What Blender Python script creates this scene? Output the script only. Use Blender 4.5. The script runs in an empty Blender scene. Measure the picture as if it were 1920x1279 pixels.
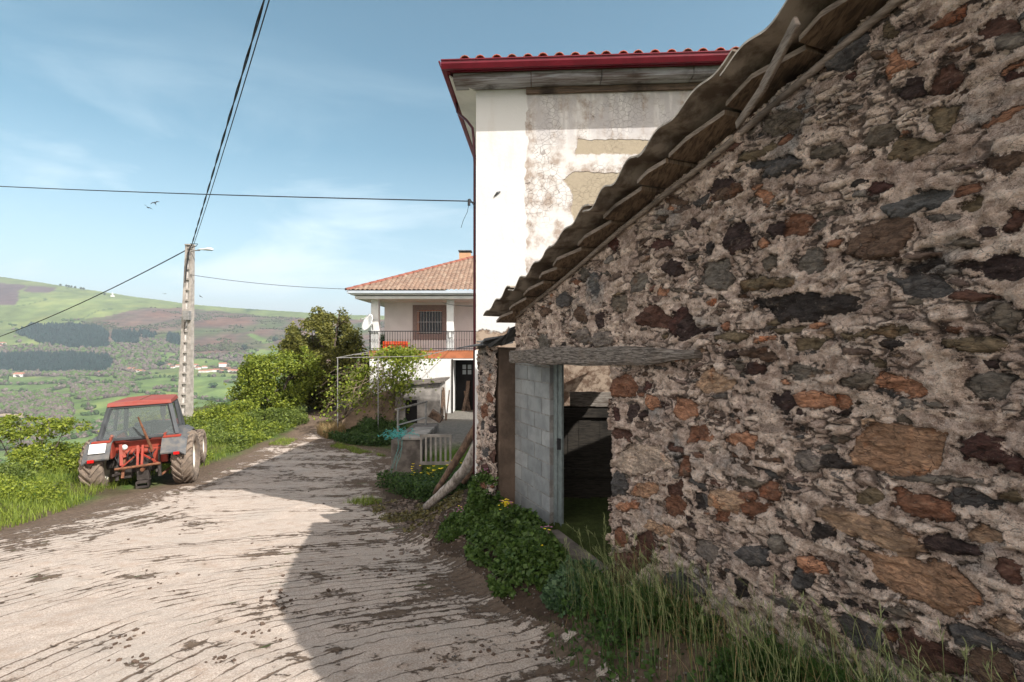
import bpy, math, random
import numpy as np
from mathutils import Vector, Matrix
R = math.radians
random.seed(4); rng = np.random.default_rng(7)
S = bpy.context.scene
# ------------------------------------------------------------------ camera
cd = bpy.data.cameras.new("camera"); cam = bpy.data.objects.new("camera", cd)
S.collection.objects.link(cam); S.camera = cam
cam.location = (0, 0, 0); cam.rotation_euler = (R(90), 0, 0)
cd.sensor_width = 36; cd.lens = 18; cd.shift_y = 0.0029; cd.clip_start = .05; cd.clip_end = 60000
F = 960.0; CX = 960.0; CY = 645.0            # the photograph's scale, to turn measured sizes into metres
# ------------------------------------------------------------------ light
SUN = Vector((.89, -.666, 1.0)).normalized()
w = bpy.data.worlds.new("World"); S.world = w; w.use_nodes = True
nt = w.node_tree; nt.nodes.clear()
sky = nt.nodes.new('ShaderNodeTexSky'); sky.sky_type = 'NISHITA'; sky.sun_disc = False
sky.sun_elevation = math.asin(SUN.z); sky.sun_rotation = math.atan2(SUN.x, SUN.y)
sky.air_density = 1.0; sky.dust_density = 1.2; sky.ozone_density = 1.0; sky.altitude = 300
def wn(t, **k):
    n = nt.nodes.new(t)
    for a, b in k.items(): setattr(n, a, b)
    return n
hs = wn('ShaderNodeHueSaturation'); hs.inputs['Hue'].default_value = .468; hs.inputs['Saturation'].default_value = 1.08; hs.inputs['Value'].default_value = .60
nt.links.new(sky.outputs[0], hs.inputs['Color'])
tc = wn('ShaderNodeTexCoord'); mp = wn('ShaderNodeMapping'); mp.inputs['Scale'].default_value = (1.3, 1.3, 4.2); mp.inputs['Rotation'].default_value = (0, R(12), 0)
nz = wn('ShaderNodeTexNoise'); nz.inputs['Scale'].default_value = 1.55; nz.inputs['Detail'].default_value = 9; nz.inputs['Roughness'].default_value = .56; nz.inputs['Distortion'].default_value = .5
nt.links.new(tc.outputs['Generated'], mp.inputs[0]); nt.links.new(mp.outputs[0], nz.inputs[0])
cr = wn('ShaderNodeMapRange'); cr.inputs[1].default_value = .45; cr.inputs[2].default_value = .74; cr.interpolation_type = 'SMOOTHSTEP'
nt.links.new(nz.outputs[0], cr.inputs[0])
sx = wn('ShaderNodeSeparateXYZ'); nt.links.new(tc.outputs['Generated'], sx.inputs[0])
el = wn('ShaderNodeMapRange'); el.inputs[1].default_value = .52; el.inputs[2].default_value = .10; el.interpolation_type = 'SMOOTHSTEP'
nt.links.new(sx.outputs[2], el.inputs[0])
mu = wn('ShaderNodeMath', operation='MULTIPLY'); nt.links.new(cr.outputs[0], mu.inputs[0]); nt.links.new(el.outputs[0], mu.inputs[1])
hz = wn('ShaderNodeMapRange'); hz.inputs[1].default_value = .34; hz.inputs[2].default_value = 0.0; hz.inputs[4].default_value = .42
nt.links.new(sx.outputs[2], hz.inputs[0])
mx0 = wn('ShaderNodeMath', operation='MAXIMUM'); nt.links.new(mu.outputs[0], mx0.inputs[0]); nt.links.new(hz.outputs[0], mx0.inputs[1])
mixc = wn('ShaderNodeMix', data_type='RGBA'); nt.links.new(mx0.outputs[0], mixc.inputs[0]); nt.links.new(hs.outputs[0], mixc.inputs[6])
mixc.inputs[7].default_value = (3.9, 4.6, 4.9, 1)
# bright warm-white cloud added out of view behind the camera as fill light
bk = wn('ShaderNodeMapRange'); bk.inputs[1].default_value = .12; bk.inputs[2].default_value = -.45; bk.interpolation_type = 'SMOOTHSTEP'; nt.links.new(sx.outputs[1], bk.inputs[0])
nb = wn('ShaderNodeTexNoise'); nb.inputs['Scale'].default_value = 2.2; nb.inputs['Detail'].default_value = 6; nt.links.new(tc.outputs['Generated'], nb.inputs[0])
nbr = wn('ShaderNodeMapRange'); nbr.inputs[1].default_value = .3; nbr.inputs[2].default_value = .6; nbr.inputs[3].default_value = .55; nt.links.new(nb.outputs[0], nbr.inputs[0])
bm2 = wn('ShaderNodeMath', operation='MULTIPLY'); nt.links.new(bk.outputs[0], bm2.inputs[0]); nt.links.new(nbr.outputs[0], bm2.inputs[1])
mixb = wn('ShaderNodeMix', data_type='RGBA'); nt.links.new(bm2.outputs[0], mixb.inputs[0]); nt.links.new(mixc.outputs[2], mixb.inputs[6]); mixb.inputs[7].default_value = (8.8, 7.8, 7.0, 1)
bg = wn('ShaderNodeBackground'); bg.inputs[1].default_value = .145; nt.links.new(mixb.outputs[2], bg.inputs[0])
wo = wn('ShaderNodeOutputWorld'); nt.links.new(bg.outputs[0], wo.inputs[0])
sl = bpy.data.lights.new("sun", 'SUN'); sun = bpy.data.objects.new("sun", sl); S.collection.objects.link(sun)
sl.energy = 4.5; sl.angle = R(.5); sl.color = (1, .955, .89); sun.rotation_euler = SUN.to_track_quat('Z', 'Y').to_euler(); sun.location = (20, -20, 30)
S.view_settings.view_transform = 'Standard'; S.view_settings.look = 'None'; S.view_settings.exposure = .92; S.view_settings.gamma = 1
S.render.engine = 'CYCLES'
S.cycles.max_bounces = 6; S.cycles.transparent_max_bounces = 12; S.cycles.volume_bounces = 0

# ------------------------------------------------------------------ helpers
TAB = rng.random((256, 256))
def vn(x, y):
    xi = np.floor(x).astype(int); yi = np.floor(y).astype(int); fx = x-xi; fy = y-yi
    fx = fx*fx*(3-2*fx); fy = fy*fy*(3-2*fy)
    a = TAB[xi & 255, yi & 255]; b = TAB[(xi+1) & 255, yi & 255]; c = TAB[xi & 255, (yi+1) & 255]; d = TAB[(xi+1) & 255, (yi+1) & 255]
    return (a*(1-fx)+b*fx)*(1-fy)+(c*(1-fx)+d*fx)*fy
def fbm(x, y, o=4, g=.5):
    x = np.asarray(x, float); y = np.asarray(y, float); r = 0*x; a = 1; t = 0
    for i in range(o):
        r = r+a*vn(x+17.3*i, y+9.1*i); t += a; a *= g; x = x*2.03; y = y*2.03
    return r/t*2-1
def sst(a, b, x):
    t = np.clip((x-a)/(b-a), 0, 1); return t*t*(3-2*t)
def inpoly(px, py, poly):
    px = np.asarray(px, float); py = np.asarray(py, float); ins = np.zeros(px.shape, bool); n = len(poly)
    for i in range(n):
        x1, y1 = poly[i]; x2, y2 = poly[(i+1) % n]
        if y1 == y2: continue
        c = ((y1 > py) != (y2 > py)) & (px < (x2-x1)*(py-y1)/(y2-y1)+x1); ins ^= c
    return ins
def polysd(px, py, poly):                       # signed distance, positive inside
    d = np.full(np.shape(px), 1e9); n = len(poly)
    for i in range(n):
        x1, y1 = poly[i]; x2, y2 = poly[(i+1) % n]; ex, ey = x2-x1, y2-y1
        t = np.clip(((px-x1)*ex+(py-y1)*ey)/(ex*ex+ey*ey+1e-12), 0, 1)
        d = np.minimum(d, np.hypot(px-x1-t*ex, py-y1-t*ey))
    return np.where(inpoly(px, py, poly), d, -d)
def tag(o, label=None, cat=None, group=None, kind=None):
    for k, v in (('label', label), ('category', cat), ('group', group), ('kind', kind)):
        if v: o[k] = v
    return o
def link(o, parent=None):
    S.collection.objects.link(o)
    if parent: o.parent = parent
    return o
def empty(name, loc=(0, 0, 0), rz=0):
    o = bpy.data.objects.new(name, None); o.location = loc; o.rotation_euler = (0, 0, rz); o.empty_display_size = .2
    return link(o)
def rawmesh(name, V, Fc, mats, parent=None, smooth=False, attrs=None, cols=None, mi=None):
    """V (n,3); Fc (m,k) int array or list of lists"""
    me = bpy.data.meshes.new(name); V = np.asarray(V, np.float32)
    if isinstance(Fc, np.ndarray):
        k = Fc.shape[1]; me.vertices.add(len(V)); me.vertices.foreach_set('co', V.ravel())
        me.loops.add(Fc.size); me.loops.foreach_set('vertex_index', Fc.ravel().astype(np.int32))
        me.polygons.add(len(Fc)); me.polygons.foreach_set('loop_start', np.arange(0, Fc.size, k, dtype=np.int32))
        me.polygons.foreach_set('loop_total', np.full(len(Fc), k, np.int32))
    else:
        me.from_pydata([tuple(map(float, v)) for v in V], [], Fc)
    for m in (mats if isinstance(mats, (list, tuple)) else [mats]): me.materials.append(m)
    if mi is not None: me.polygons.foreach_set('material_index', np.asarray(mi, np.int32))
    for nme, a in (attrs or {}).items():
        at = me.attributes.new(nme, 'FLOAT', 'POINT'); at.data.foreach_set('value', np.asarray(a, np.float32))
    if cols is not None:
        at = me.attributes.new('Col', 'FLOAT_COLOR', 'POINT'); c4 = np.ones((len(V), 4), np.float32); c4[:, :3] = cols
        at.data.foreach_set('color', c4.ravel())
    me.polygons.foreach_set('use_smooth', np.full(len(me.polygons), bool(smooth)))
    me.update(calc_edges=True); me.validate()
    return link(bpy.data.objects.new(name, me), parent)
def gridfaces(nr, nc, keep=None):
    i = np.arange(nr*nc).reshape(nr, nc)
    q = np.stack([i[:-1, :-1], i[:-1, 1:], i[1:, 1:], i[1:, :-1]], -1)
    return q.reshape(-1, 4) if keep is None else q[keep]
class MB:
    def __init__(s): s.v = []; s.f = []; s.m = []
    def add(s, v, f, m=0):
        o = len(s.v); s.v += [tuple(p) for p in v]; s.f += [[o+i for i in q] for q in f]; s.m += [m]*len(f)
    def box(s, c, d, rot=None, m=0, taper=1.0, jit=0):
        hx, hy, hz = d[0]/2, d[1]/2, d[2]/2; P = []
        for z, t in ((-hz, 1), (hz, taper)):
            for x, y in ((-1, -1), (1, -1), (1, 1), (-1, 1)): P.append(Vector((x*hx*t+random.uniform(-jit, jit), y*hy*t+random.uniform(-jit, jit), z+random.uniform(-jit, jit))))
        if rot is not None: P = [rot @ p for p in P]
        P = [p+Vector(c) for p in P]
        s.add(P, [(3, 2, 1, 0), (4, 5, 6, 7), (0, 1, 5, 4), (1, 2, 6, 5), (2, 3, 7, 6), (3, 0, 4, 7)], m)
    def bbox(s, a, b, m=0): s.box([(a[i]+b[i])/2 for i in range(3)], [abs(b[i]-a[i]) for i in range(3)], m=m)
    def bar(s, p, q, wd, th, m=0, up=(0, 0, 1)):
        p = Vector(p); q = Vector(q); d = (q-p); L = d.length; d.normalize(); u = Vector(up)
        x = d.cross(u)
        if x.length < 1e-4: x = d.cross(Vector((1, 0, 0)))
        x.normalize(); z = x.cross(d); rot = Matrix((x, d, z)).transposed(); s.box((p+q)/2, (wd, L, th), rot, m)
    def tube(s, pts, r, n=8, m=0, cap=True):
        pts = [Vector(p) for p in pts]; rr = r if isinstance(r, (list, tuple)) else [r]*len(pts); base = len(s.v); prev = None
        for i, p in enumerate(pts):
            d = (pts[min(i+1, len(pts)-1)]-pts[max(i-1, 0)]).normalized()
            if prev is None:
                a = d.cross(Vector((0, 0, 1)))
                if a.length < 1e-3: a = d.cross(Vector((1, 0, 0)))
            else: a = prev-d*prev.dot(d)
            a.normalize(); b = d.cross(a); prev = a
            for k in range(n):
                t = 2*math.pi*k/n; s.v.append(tuple(p+(a*math.cos(t)+b*math.sin(t))*rr[i]))
        for i in range(len(pts)-1):
            for k in range(n):
                k2 = (k+1) % n; s.f.append([base+i*n+k, base+i*n+k2, base+(i+1)*n+k2, base+(i+1)*n+k]); s.m.append(m)
        if cap:
            s.f.append([base+k for k in reversed(range(n))]); s.f.append([base+(len(pts)-1)*n+k for k in range(n)]); s.m += [m, m]
    def cyl(s, p, q, r, n=12, m=0): s.tube([p, q], r, n, m)
    def prism(s, poly, ax, a, b, m=0):        # poly 2D in the other two axes
        n = len(poly); V = []
        for t in (a, b):
            for u, v in poly: V.append({'x': (t, u, v), 'y': (u, t, v), 'z': (u, v, t)}[ax])
        Fc = [list(range(n))[::-1], [n+i for i in range(n)]]+[[i, (i+1) % n, n+(i+1) % n, n+i] for i in range(n)]
        s.add(V, Fc, m)
    def lathe(s, prof, c, axis='x', n=32, m=0, closed=False):
        base = len(s.v); k = len(prof)
        for i in range(n):
            t = 2*math.pi*i/n
            for (a, r) in prof:
                p = (a, r*math.cos(t), r*math.sin(t)) if axis == 'x' else ((r*math.cos(t), r*math.sin(t), a) if axis == 'z' else (r*math.cos(t), a, r*math.sin(t)))
                s.v.append((p[0]+c[0], p[1]+c[1], p[2]+c[2]))
        for i in range(n):
            j = (i+1) % n
            for q in range(k if closed else k-1):
                q2 = (q+1) % k; s.f.append([base+i*k+q, base+i*k+q2, base+j*k+q2, base+j*k+q]); s.m.append(m)
    def build(s, name, mats, parent=None, smooth=False, bevel=0, loc=None):
        o = rawmesh(name, np.array(s.v), s.f, mats, parent, smooth, mi=s.m)
        import bmesh
        bm = bmesh.new(); bm.from_mesh(o.data); bmesh.ops.recalc_face_normals(bm, faces=bm.faces)
        bm.to_mesh(o.data); bm.free()
        if bevel:
            b = o.modifiers.new('bevel', 'BEVEL'); b.width = bevel; b.segments = 2; b.limit_method = 'ANGLE'
        if loc is not None: o.location = loc
        return o
# ---- node helpers
class N:
    def __init__(s, name):
        s.m = bpy.data.materials.new(name); s.m.use_nodes = True; s.t = s.m.node_tree; s.t.nodes.clear()
        s.out = s.t.nodes.new('ShaderNodeOutputMaterial'); s.b = s.t.nodes.new('ShaderNodeBsdfPrincipled'); s.t.links.new(s.b.outputs[0], s.out.inputs[0])
        s.b.inputs['Specular IOR Level'].default_value = .3; s.co = s.t.nodes.new('ShaderNodeTexCoord')
    def put(s, sock, v):
        if isinstance(v, bpy.types.NodeSocket): s.t.links.new(v, sock)
        elif isinstance(v, (tuple, list)): sock.default_value = (*v, 1) if len(v) == 3 and sock.type == 'RGBA' else v
        else: sock.default_value = v
    def set(s, k, v): s.put(s.b.inputs[k], v)
    def noise(s, sc, det=5, ro=.55, stretch=None, dist=0, src='Object', w=0):
        n = s.t.nodes.new('ShaderNodeTexNoise'); n.inputs['Scale'].default_value = sc; n.inputs['Detail'].default_value = det; n.inputs['Roughness'].default_value = ro; n.inputs['Distortion'].default_value = dist
        v = s.co.outputs[src]
        if stretch or w:
            mp = s.t.nodes.new('ShaderNodeMapping'); s.t.links.new(v, mp.inputs[0])
            if stretch: mp.inputs['Scale'].default_value = stretch
            mp.inputs['Location'].default_value = (w, w*1.7, w*.3); v = mp.outputs[0]
        s.t.links.new(v, n.inputs[0]); return n.outputs[0]
    def vor(s, sc, feat='F1', stretch=None, out=0, rnd=1):
        n = s.t.nodes.new('ShaderNodeTexVoronoi'); n.feature = feat; n.inputs['Scale'].default_value = sc; n.inputs['Randomness'].default_value = rnd; v = s.co.outputs['Object']
        if stretch:
            mp = s.t.nodes.new('ShaderNodeMapping'); s.t.links.new(v, mp.inputs[0]); mp.inputs['Scale'].default_value = stretch; v = mp.outputs[0]
        s.t.links.new(v, n.inputs[0]); return n.outputs[out]
    def math(s, op, a, b=0, c=0):
        n = s.t.nodes.new('ShaderNodeMath'); n.operation = op
        s.put(n.inputs[0], a); s.put(n.inputs[1], b)
        if op in ('MULTIPLY_ADD', 'SMOOTH_MIN', 'PINGPONG') and len(n.inputs) > 2: s.put(n.inputs[2], c)
        return n.outputs[0]
    def rng(s, v, a, b, c=0., d=1., smooth=True):
        n = s.t.nodes.new('ShaderNodeMapRange'); n.interpolation_type = 'SMOOTHSTEP' if smooth else 'LINEAR'
        s.put(n.inputs[0], v)
        for i, x in enumerate((a, b, c, d)): s.put(n.inputs[i+1], x)
        return n.outputs[0]
    def mix(s, f, a, b, mode='MIX'):
        n = s.t.nodes.new('ShaderNodeMix'); n.data_type = 'RGBA'; n.blend_type = mode
        s.put(n.inputs[0], f); s.put(n.inputs[6], a); s.put(n.inputs[7], b); return n.outputs[2]
    def attr(s, name, out='Fac'):
        n = s.t.nodes.new('ShaderNodeAttribute'); n.attribute_name = name; return n.outputs[out]
    def bump(s, h, st=.5, dist=.01, nrm=None):
        n = s.t.nodes.new('ShaderNodeBump'); n.inputs['Strength'].default_value = st; n.inputs['Distance'].default_value = dist; s.put(n.inputs['Height'], h)
        if nrm: s.put(n.inputs['Normal'], nrm)
        return n.outputs[0]
def simple(name, col, rough=.7, var=.25, sc=6, bs=.3, bd=.01, stretch=None, col2=None, metal=0, bsc=None, lo=.35, hi=.65):
    n = N(name); a = n.noise(sc, 6, .6, stretch); c2 = col2 or tuple(x*(1-var) for x in col)
    n.set('Base Color', n.mix(n.rng(a, lo, hi), col, c2)); n.set('Roughness', rough); n.set('Metallic', metal)
    if bs: n.set('Normal', n.bump(n.noise(bsc or sc*5, 5, .65, stretch), bs, bd))
    return n.m
def wood(name, c1, c2, stretch=(1, 1, 1), sc=10, rough=.85, bd=.006):
    n = N(name); a = n.noise(sc, 8, .65, stretch, dist=.6); b = n.noise(2.2, 4, .6)
    c = n.mix(n.rng(a, .35, .68), c1, c2); c = n.mix(n.rng(b, .5, .75), c, tuple(x*.45 for x in c2))
    n.set('Base Color', c); n.set('Roughness', rough); n.set('Normal', n.bump(a, .8, bd)); return n.m
def leafmat(name, dark, light, trans=.35):
    n = N(name); v = n.attr('rnd'); n.set('Base Color', n.mix(v, dark, light)); n.set('Roughness', .5)
    t = n.t.nodes.new('ShaderNodeBsdfTranslucent'); n.put(t.inputs[0], n.mix(v, tuple(x*1.3 for x in dark), tuple(min(1, x*1.3) for x in light)))
    m = n.t.nodes.new('ShaderNodeMixShader'); m.inputs[0].default_value = trans
    n.t.links.new(n.b.outputs[0], m.inputs[1]); n.t.links.new(t.outputs[0], m.inputs[2]); n.t.links.new(m.outputs[0], n.out.inputs[0]); return n.m

# ------------------------------------------------------------------ frames of reference
P0 = np.array([.85, 4.5]); D = np.array([.3927, -.9197]); NI = np.array([.9197, .3927])   # barn wall: D runs towards the viewer, NI points indoors
def W(s, o, z): return Vector((P0[0]+s*D[0]-o*NI[0], P0[1]+s*D[1]-o*NI[1], z))       # o = distance in front of the wall
def px2wall(px, py):
    r = (np.asarray(px, float)-CX)/F; s = (r*P0[1]-P0[0])/(D[0]-D[1]*r); Y = P0[1]+s*D[1]; return s, (CY-np.asarray(py, float))/F*Y
def A(px, py, Y): return Vector(((px-CX)/F*Y, Y, (CY-py)/F*Y))

def plateau_edge(Y): return -12.6-5.5*sst(13, 25, Y)
RIDGE_X = [-2600, -1500, -600, 0, 75, 150, 260, 350, 520, 640, 760, 900, 1200, 1800, 3200]
RIDGE_Y = [430, 455, 495, 518, 529, 541, 558, 570, 583, 590, 593, 596, 590, 570, 560]
def far_z(X, Y):
    Yc = np.maximum(Y, 30.); px = CX+F*X/Yc
    zr = (CY-np.interp(px, RIDGE_X, RIDGE_Y))/F*2300
    base = np.interp(Yc, [0, 60, 150, 400, 700, 1000, 1300], [-60, -60, -85, -112, -118, -92, -64])
    t = np.clip((Yc-1300)/1000, 0, 1)
    rise = -64+(zr+64)*(t**.92)
    back = np.where(Yc > 2300, -(Yc-2300)*.06, 0)
    z = np.where(Yc < 1300, base, rise)+back
    amp = np.interp(Yc, [60, 400, 1300, 1800, 2250, 2400], [3, 10, 14, 26, 5, 3])
    gul = fbm(X/260+3, Yc/420+5, 4)
    return z+amp*gul+np.interp(Yc, [300, 900, 1400], [0, 4, 0])*fbm(X/60, Yc/60, 3)
def G(X, Y):
    X = np.asarray(X, float); Y = np.asarray(Y, float)
    zr = -1.65-.165*Y; k = .22; z = k*np.logaddexp(zr/k, -3.9/k)
    z = np.where(Y < -2, -1.32, z)
    d = -((X-P0[0])*NI[0]+(Y-P0[1])*NI[1]); xw = -.6+.06*(Y-8.2); d = np.where(Y > 7.9, np.minimum(xw-X, 9), d)
    bh = np.interp(Y, [-2, 2, 4.5, 7.8, 10, 13, 15], [.15, .27, .32, .52, .50, .45, .4])
    lim = np.interp(Y, [4, 8, 10, 14], [.9, 1.15, 1.3, 2.0])
    z = z+bh*(1-sst(.05, 1, d/lim))
    m = sst(-3.9, -2.7, X)*sst(14.0, 15.0, Y); z = z*(1-m)+m*np.interp(Y, [14, 18, 25], [-2.85, -3.0, -3.36])
    m = sst(-7.6, -6.0, X)*sst(20, 23.5, Y); z = z*(1-m)+m*(-3.38)
    ins = (d < -.3) & (Y < 8) & (X < 7); z = np.where(ins, -2.12-.0*X, z)
    z = z+.035*fbm(X*.9, Y*.9, 3)+.012*fbm(X*4, Y*4, 3)
    # verge hump and the fall into the valley
    ex = plateau_edge(Y); e = np.maximum(ex-X, 0); e2 = np.maximum(Y-46, 0); e3 = np.maximum(-40-Y, 0); e4 = np.maximum(X-60, 0)
    z = z+.25*sst(ex+3.2, ex+.4, X)*(Y < 40)
    e = e+e2*.8+e3*.2+e4*.3
    zn = z-.62*np.maximum(e-.0, 0)+.6*fbm(X/6, Y/6, 3)*np.clip(e/6, 0, 1)
    return np.maximum(zn, far_z(X, Y))
def g(x, y): return float(G(np.array([x]), np.array([y]))[0])

# ------------------------------------------------------------------ materials
m_barnwall = None
def make_barn_mat():
    n = N('rubble_stone'); sd = n.attr('sd'); col = n.attr('Col', 'Color'); wet = n.attr('wet')
    fine = n.noise(60, 6, .7); mid = n.noise(14, 6, .65); big = n.noise(2.2, 4, .6)
    e = n.math('ADD', sd, n.math('MULTIPLY', n.math('SUBTRACT', mid, .5), .062)); e = n.math('ADD', e, n.math('MULTIPLY', n.math('SUBTRACT', fine, .5), .030))
    mask = n.rng(e, -.0015, .002)
    streak = n.noise(8, 8, .78, stretch=(1.6, 1.6, 4.2), dist=.9)
    mort = n.mix(n.rng(mid, .33, .68), (.78, .64, .555), (.34, .26, .212))
    ct = n.attr('ctone'); mort = n.mix(n.rng(ct, 0, 1, 0, 1), n.mix(1, mort, (.74, .70, .70), 'MULTIPLY'), n.mix(1, mort, (1.3, 1.28, 1.26), 'MULTIPLY'))
    mort = n.mix(n.rng(streak, .53, .66, 0, .75), mort, (.17, .13, .11))
    mort = n.mix(n.rng(streak, .38, .24, 0, .7), mort, (.86, .76, .69))
    mort = n.mix(n.rng(big, .55, .72), mort, n.mix(n.rng(fine, .35, .6), (.23, .22, .215), (.36, .35, .34)))
    pit = n.vor(75, 'F1'); mort = n.mix(n.rng(pit, .0, .3, .55, 0), mort, (.06, .048, .042))
    grit = n.noise(170, 3, .8); mort = n.mix(.75, mort, n.mix(n.rng(grit, .36, .64), (.35, .33, .31), (.85, .84, .82)), 'SOFT_LIGHT')
    crack = n.vor(9, 'DISTANCE_TO_EDGE', (1, 1, 2.4)); ck = n.math('MULTIPLY', n.rng(n.math('ADD', crack, n.math('MULTIPLY', mid, .06)), .028, .045, 1, 0), n.rng(big, .42, .6))
    mort = n.mix(n.math('MULTIPLY', ck, .75), mort, (.04, .032, .028))
    rough = n.noise(32, 5, .8, w=2); mort = n.mix(n.rng(rough, .54, .64, 0, .8), mort, (.11, .085, .072)); mort = n.mix(n.rng(rough, .44, .34, 0, .7), mort, (.82, .72, .66))
    cv = n.attr('crev'); mort = n.mix(n.rng(cv, .25, .8, 0, .75), mort, (.075, .058, .05))
    stv = n.noise(22, 8, .75, stretch=(1, 1, 2.6), dist=.9); st2 = n.noise(5, 5, .6, w=7); st3 = n.noise(11, 7, .75, stretch=(1, 1, 2), dist=1.5, w=13); stk = n.vor(13, 'DISTANCE_TO_EDGE', (1, 1, 2.6)); skm = n.math('MULTIPLY', n.rng(n.math('ADD', stk, n.math('MULTIPLY', fine, .10)), .055, .085, 1, 0), n.rng(st2, .44, .6))
    stone = n.mix(n.rng(stv, .34, .68), n.mix(1, col, (.55, .52, .52), 'MULTIPLY'), n.mix(1, col, (1.5, 1.4, 1.3), 'MULTIPLY'))
    stone = n.mix(n.rng(st2, .56, .70, 0, .55), stone, n.mix(1, stone, (1.25, .72, .42), 'MULTIPLY'))
    stone = n.mix(n.rng(st3, .50, .66, 0, .7), stone, n.mix(1, stone, (.42, .36, .36), 'MULTIPLY')); stone = n.mix(n.rng(st3, .44, .32, 0, .55), stone, n.mix(.5, stone, (.48, .37, .27)))
    stone = n.mix(n.math('MULTIPLY', skm, .8), stone, (.03, .022, .02))
    stone = n.mix(n.rng(grit, .62, .8, 0, .5), stone, (.42, .38, .34))
    lich = n.noise(30, 6, .8, w=3); stone = n.mix(n.rng(lich, .60, .68, 0, .7), stone, (.33, .285, .25))
    rim = n.math('MULTIPLY', n.rng(e, -.007, -.001), n.rng(e, .001, .008, 1, 0)); rim = n.math('MULTIPLY', rim, n.rng(mid, .40, .62))
    c = n.mix(mask, mort, stone); c = n.mix(n.math('MULTIPLY', rim, .85), c, (.03, .025, .022))
    moss = n.math('MULTIPLY', wet, n.rng(mid, .3, .7)); c = n.mix(n.math('MULTIPLY', moss, .55), c, (.055, .05, .03))
    n.set('Base Color', c); n.set('Roughness', .93); n.set('Specular IOR Level', .2)
    hm = n.math('ADD', n.math('MULTIPLY', mid, .8), n.math('MULTIPLY', fine, .8)); hm = n.math('ADD', hm, n.math('MULTIPLY', streak, .7)); hm = n.math('SUBTRACT', hm, n.math('MULTIPLY', rough, 1.3)); hm = n.math('SUBTRACT', hm, n.rng(pit, 0, .3, .25, 0))
    hst = n.math('ADD', n.math('MULTIPLY', stv, .9), .35); hst = n.math('ADD', hst, n.math('MULTIPLY', st3, -.8)); hst = n.math('SUBTRACT', hst, n.math('MULTIPLY', skm, .35))
    h = n.math('ADD', n.math('MULTIPLY', hm, n.math('SUBTRACT', 1, mask)), n.math('MULTIPLY', hst, mask)); h = n.math('SUBTRACT', h, n.math('MULTIPLY', rim, .7)); h = n.math('ADD', h, n.math('MULTIPLY', grit, .12)); h = n.math('SUBTRACT', h, n.math('MULTIPLY', ck, .2))
    n.set('Normal', n.bump(h, 1.0, .034)); return n.m
m_rubble = make_barn_mat()
m_render = simple('brown_render', (.17, .125, .095), .95, .45, 3, .9, .02, bsc=25)
m_block = None
def block_mat():
    n = N('concrete_block'); v = n.attr('bid'); fine = n.noise(80, 5, .7); mid = n.noise(5, 5, .6)
    c = n.mix(v, (.20, .215, .22), (.30, .315, .315)); c = n.mix(n.rng(mid, .35, .7), c, n.mix(1, c, (.72, .72, .74), 'MULTIPLY')); c = n.mix(n.rng(fine, .55, .75, 0, .4), c, (.14, .14, .14))
    n.set('Base Color', c); n.set('Roughness', .95); n.set('Normal', n.bump(fine, .6, .006)); return n.m
m_block = block_mat()
m_mortar = simple('pale_mortar', (.26, .255, .245), .95, .4, 12, .5)
m_oldwood = wood('weathered_wood', (.30, .27, .24), (.10, .078, .062), (1, 1, 9), 9)
m_beam = None
def beam_mat():
    n = N('silver_beam'); a = n.noise(7, 9, .7, (1.3, 1.3, 14), dist=.8); b = n.noise(3, 4, .6)
    c = n.mix(n.rng(a, .36, .62), (.27, .24, .215), (.045, .036, .03)); c = n.mix(n.rng(b, .5, .7, 0, .5), c, (.17, .13, .10))
    n.set('Base Color', c); n.set('Roughness', .9); n.set('Normal', n.bump(a, 1, -.02)); return n.m
m_beam = beam_mat()
m_board = wood('roof_board', (.21, .15, .10), (.055, .038, .028), (6, 1.4, 1.4), 7)
m_boardend = wood('board_end', (.24, .20, .17), (.10, .08, .065), (1, 1, 8), 12)
m_sheet = simple('fibre_cement', (.30, .26, .215), .9, .5, 4, .6, .006, bsc=50, col2=(.11, .085, .065), lo=.42, hi=.6)
m_sheetedge = simple('pale_sheet_edge', (.42, .39, .35), .9, .5, 14, .3)  # paler colour for the front edge of the sheets
m_slate = simple('slate', (.11, .115, .12), .75, .5, 9, .5, .01)
m_darkwood = wood('dark_planks', (.045, .038, .03), (.014, .012, .010), (1, 1, 10), 7)
m_metalgrey = simple('grey_steel', (.16, .19, .19), .55, .3, 14, .2, .003)
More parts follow.
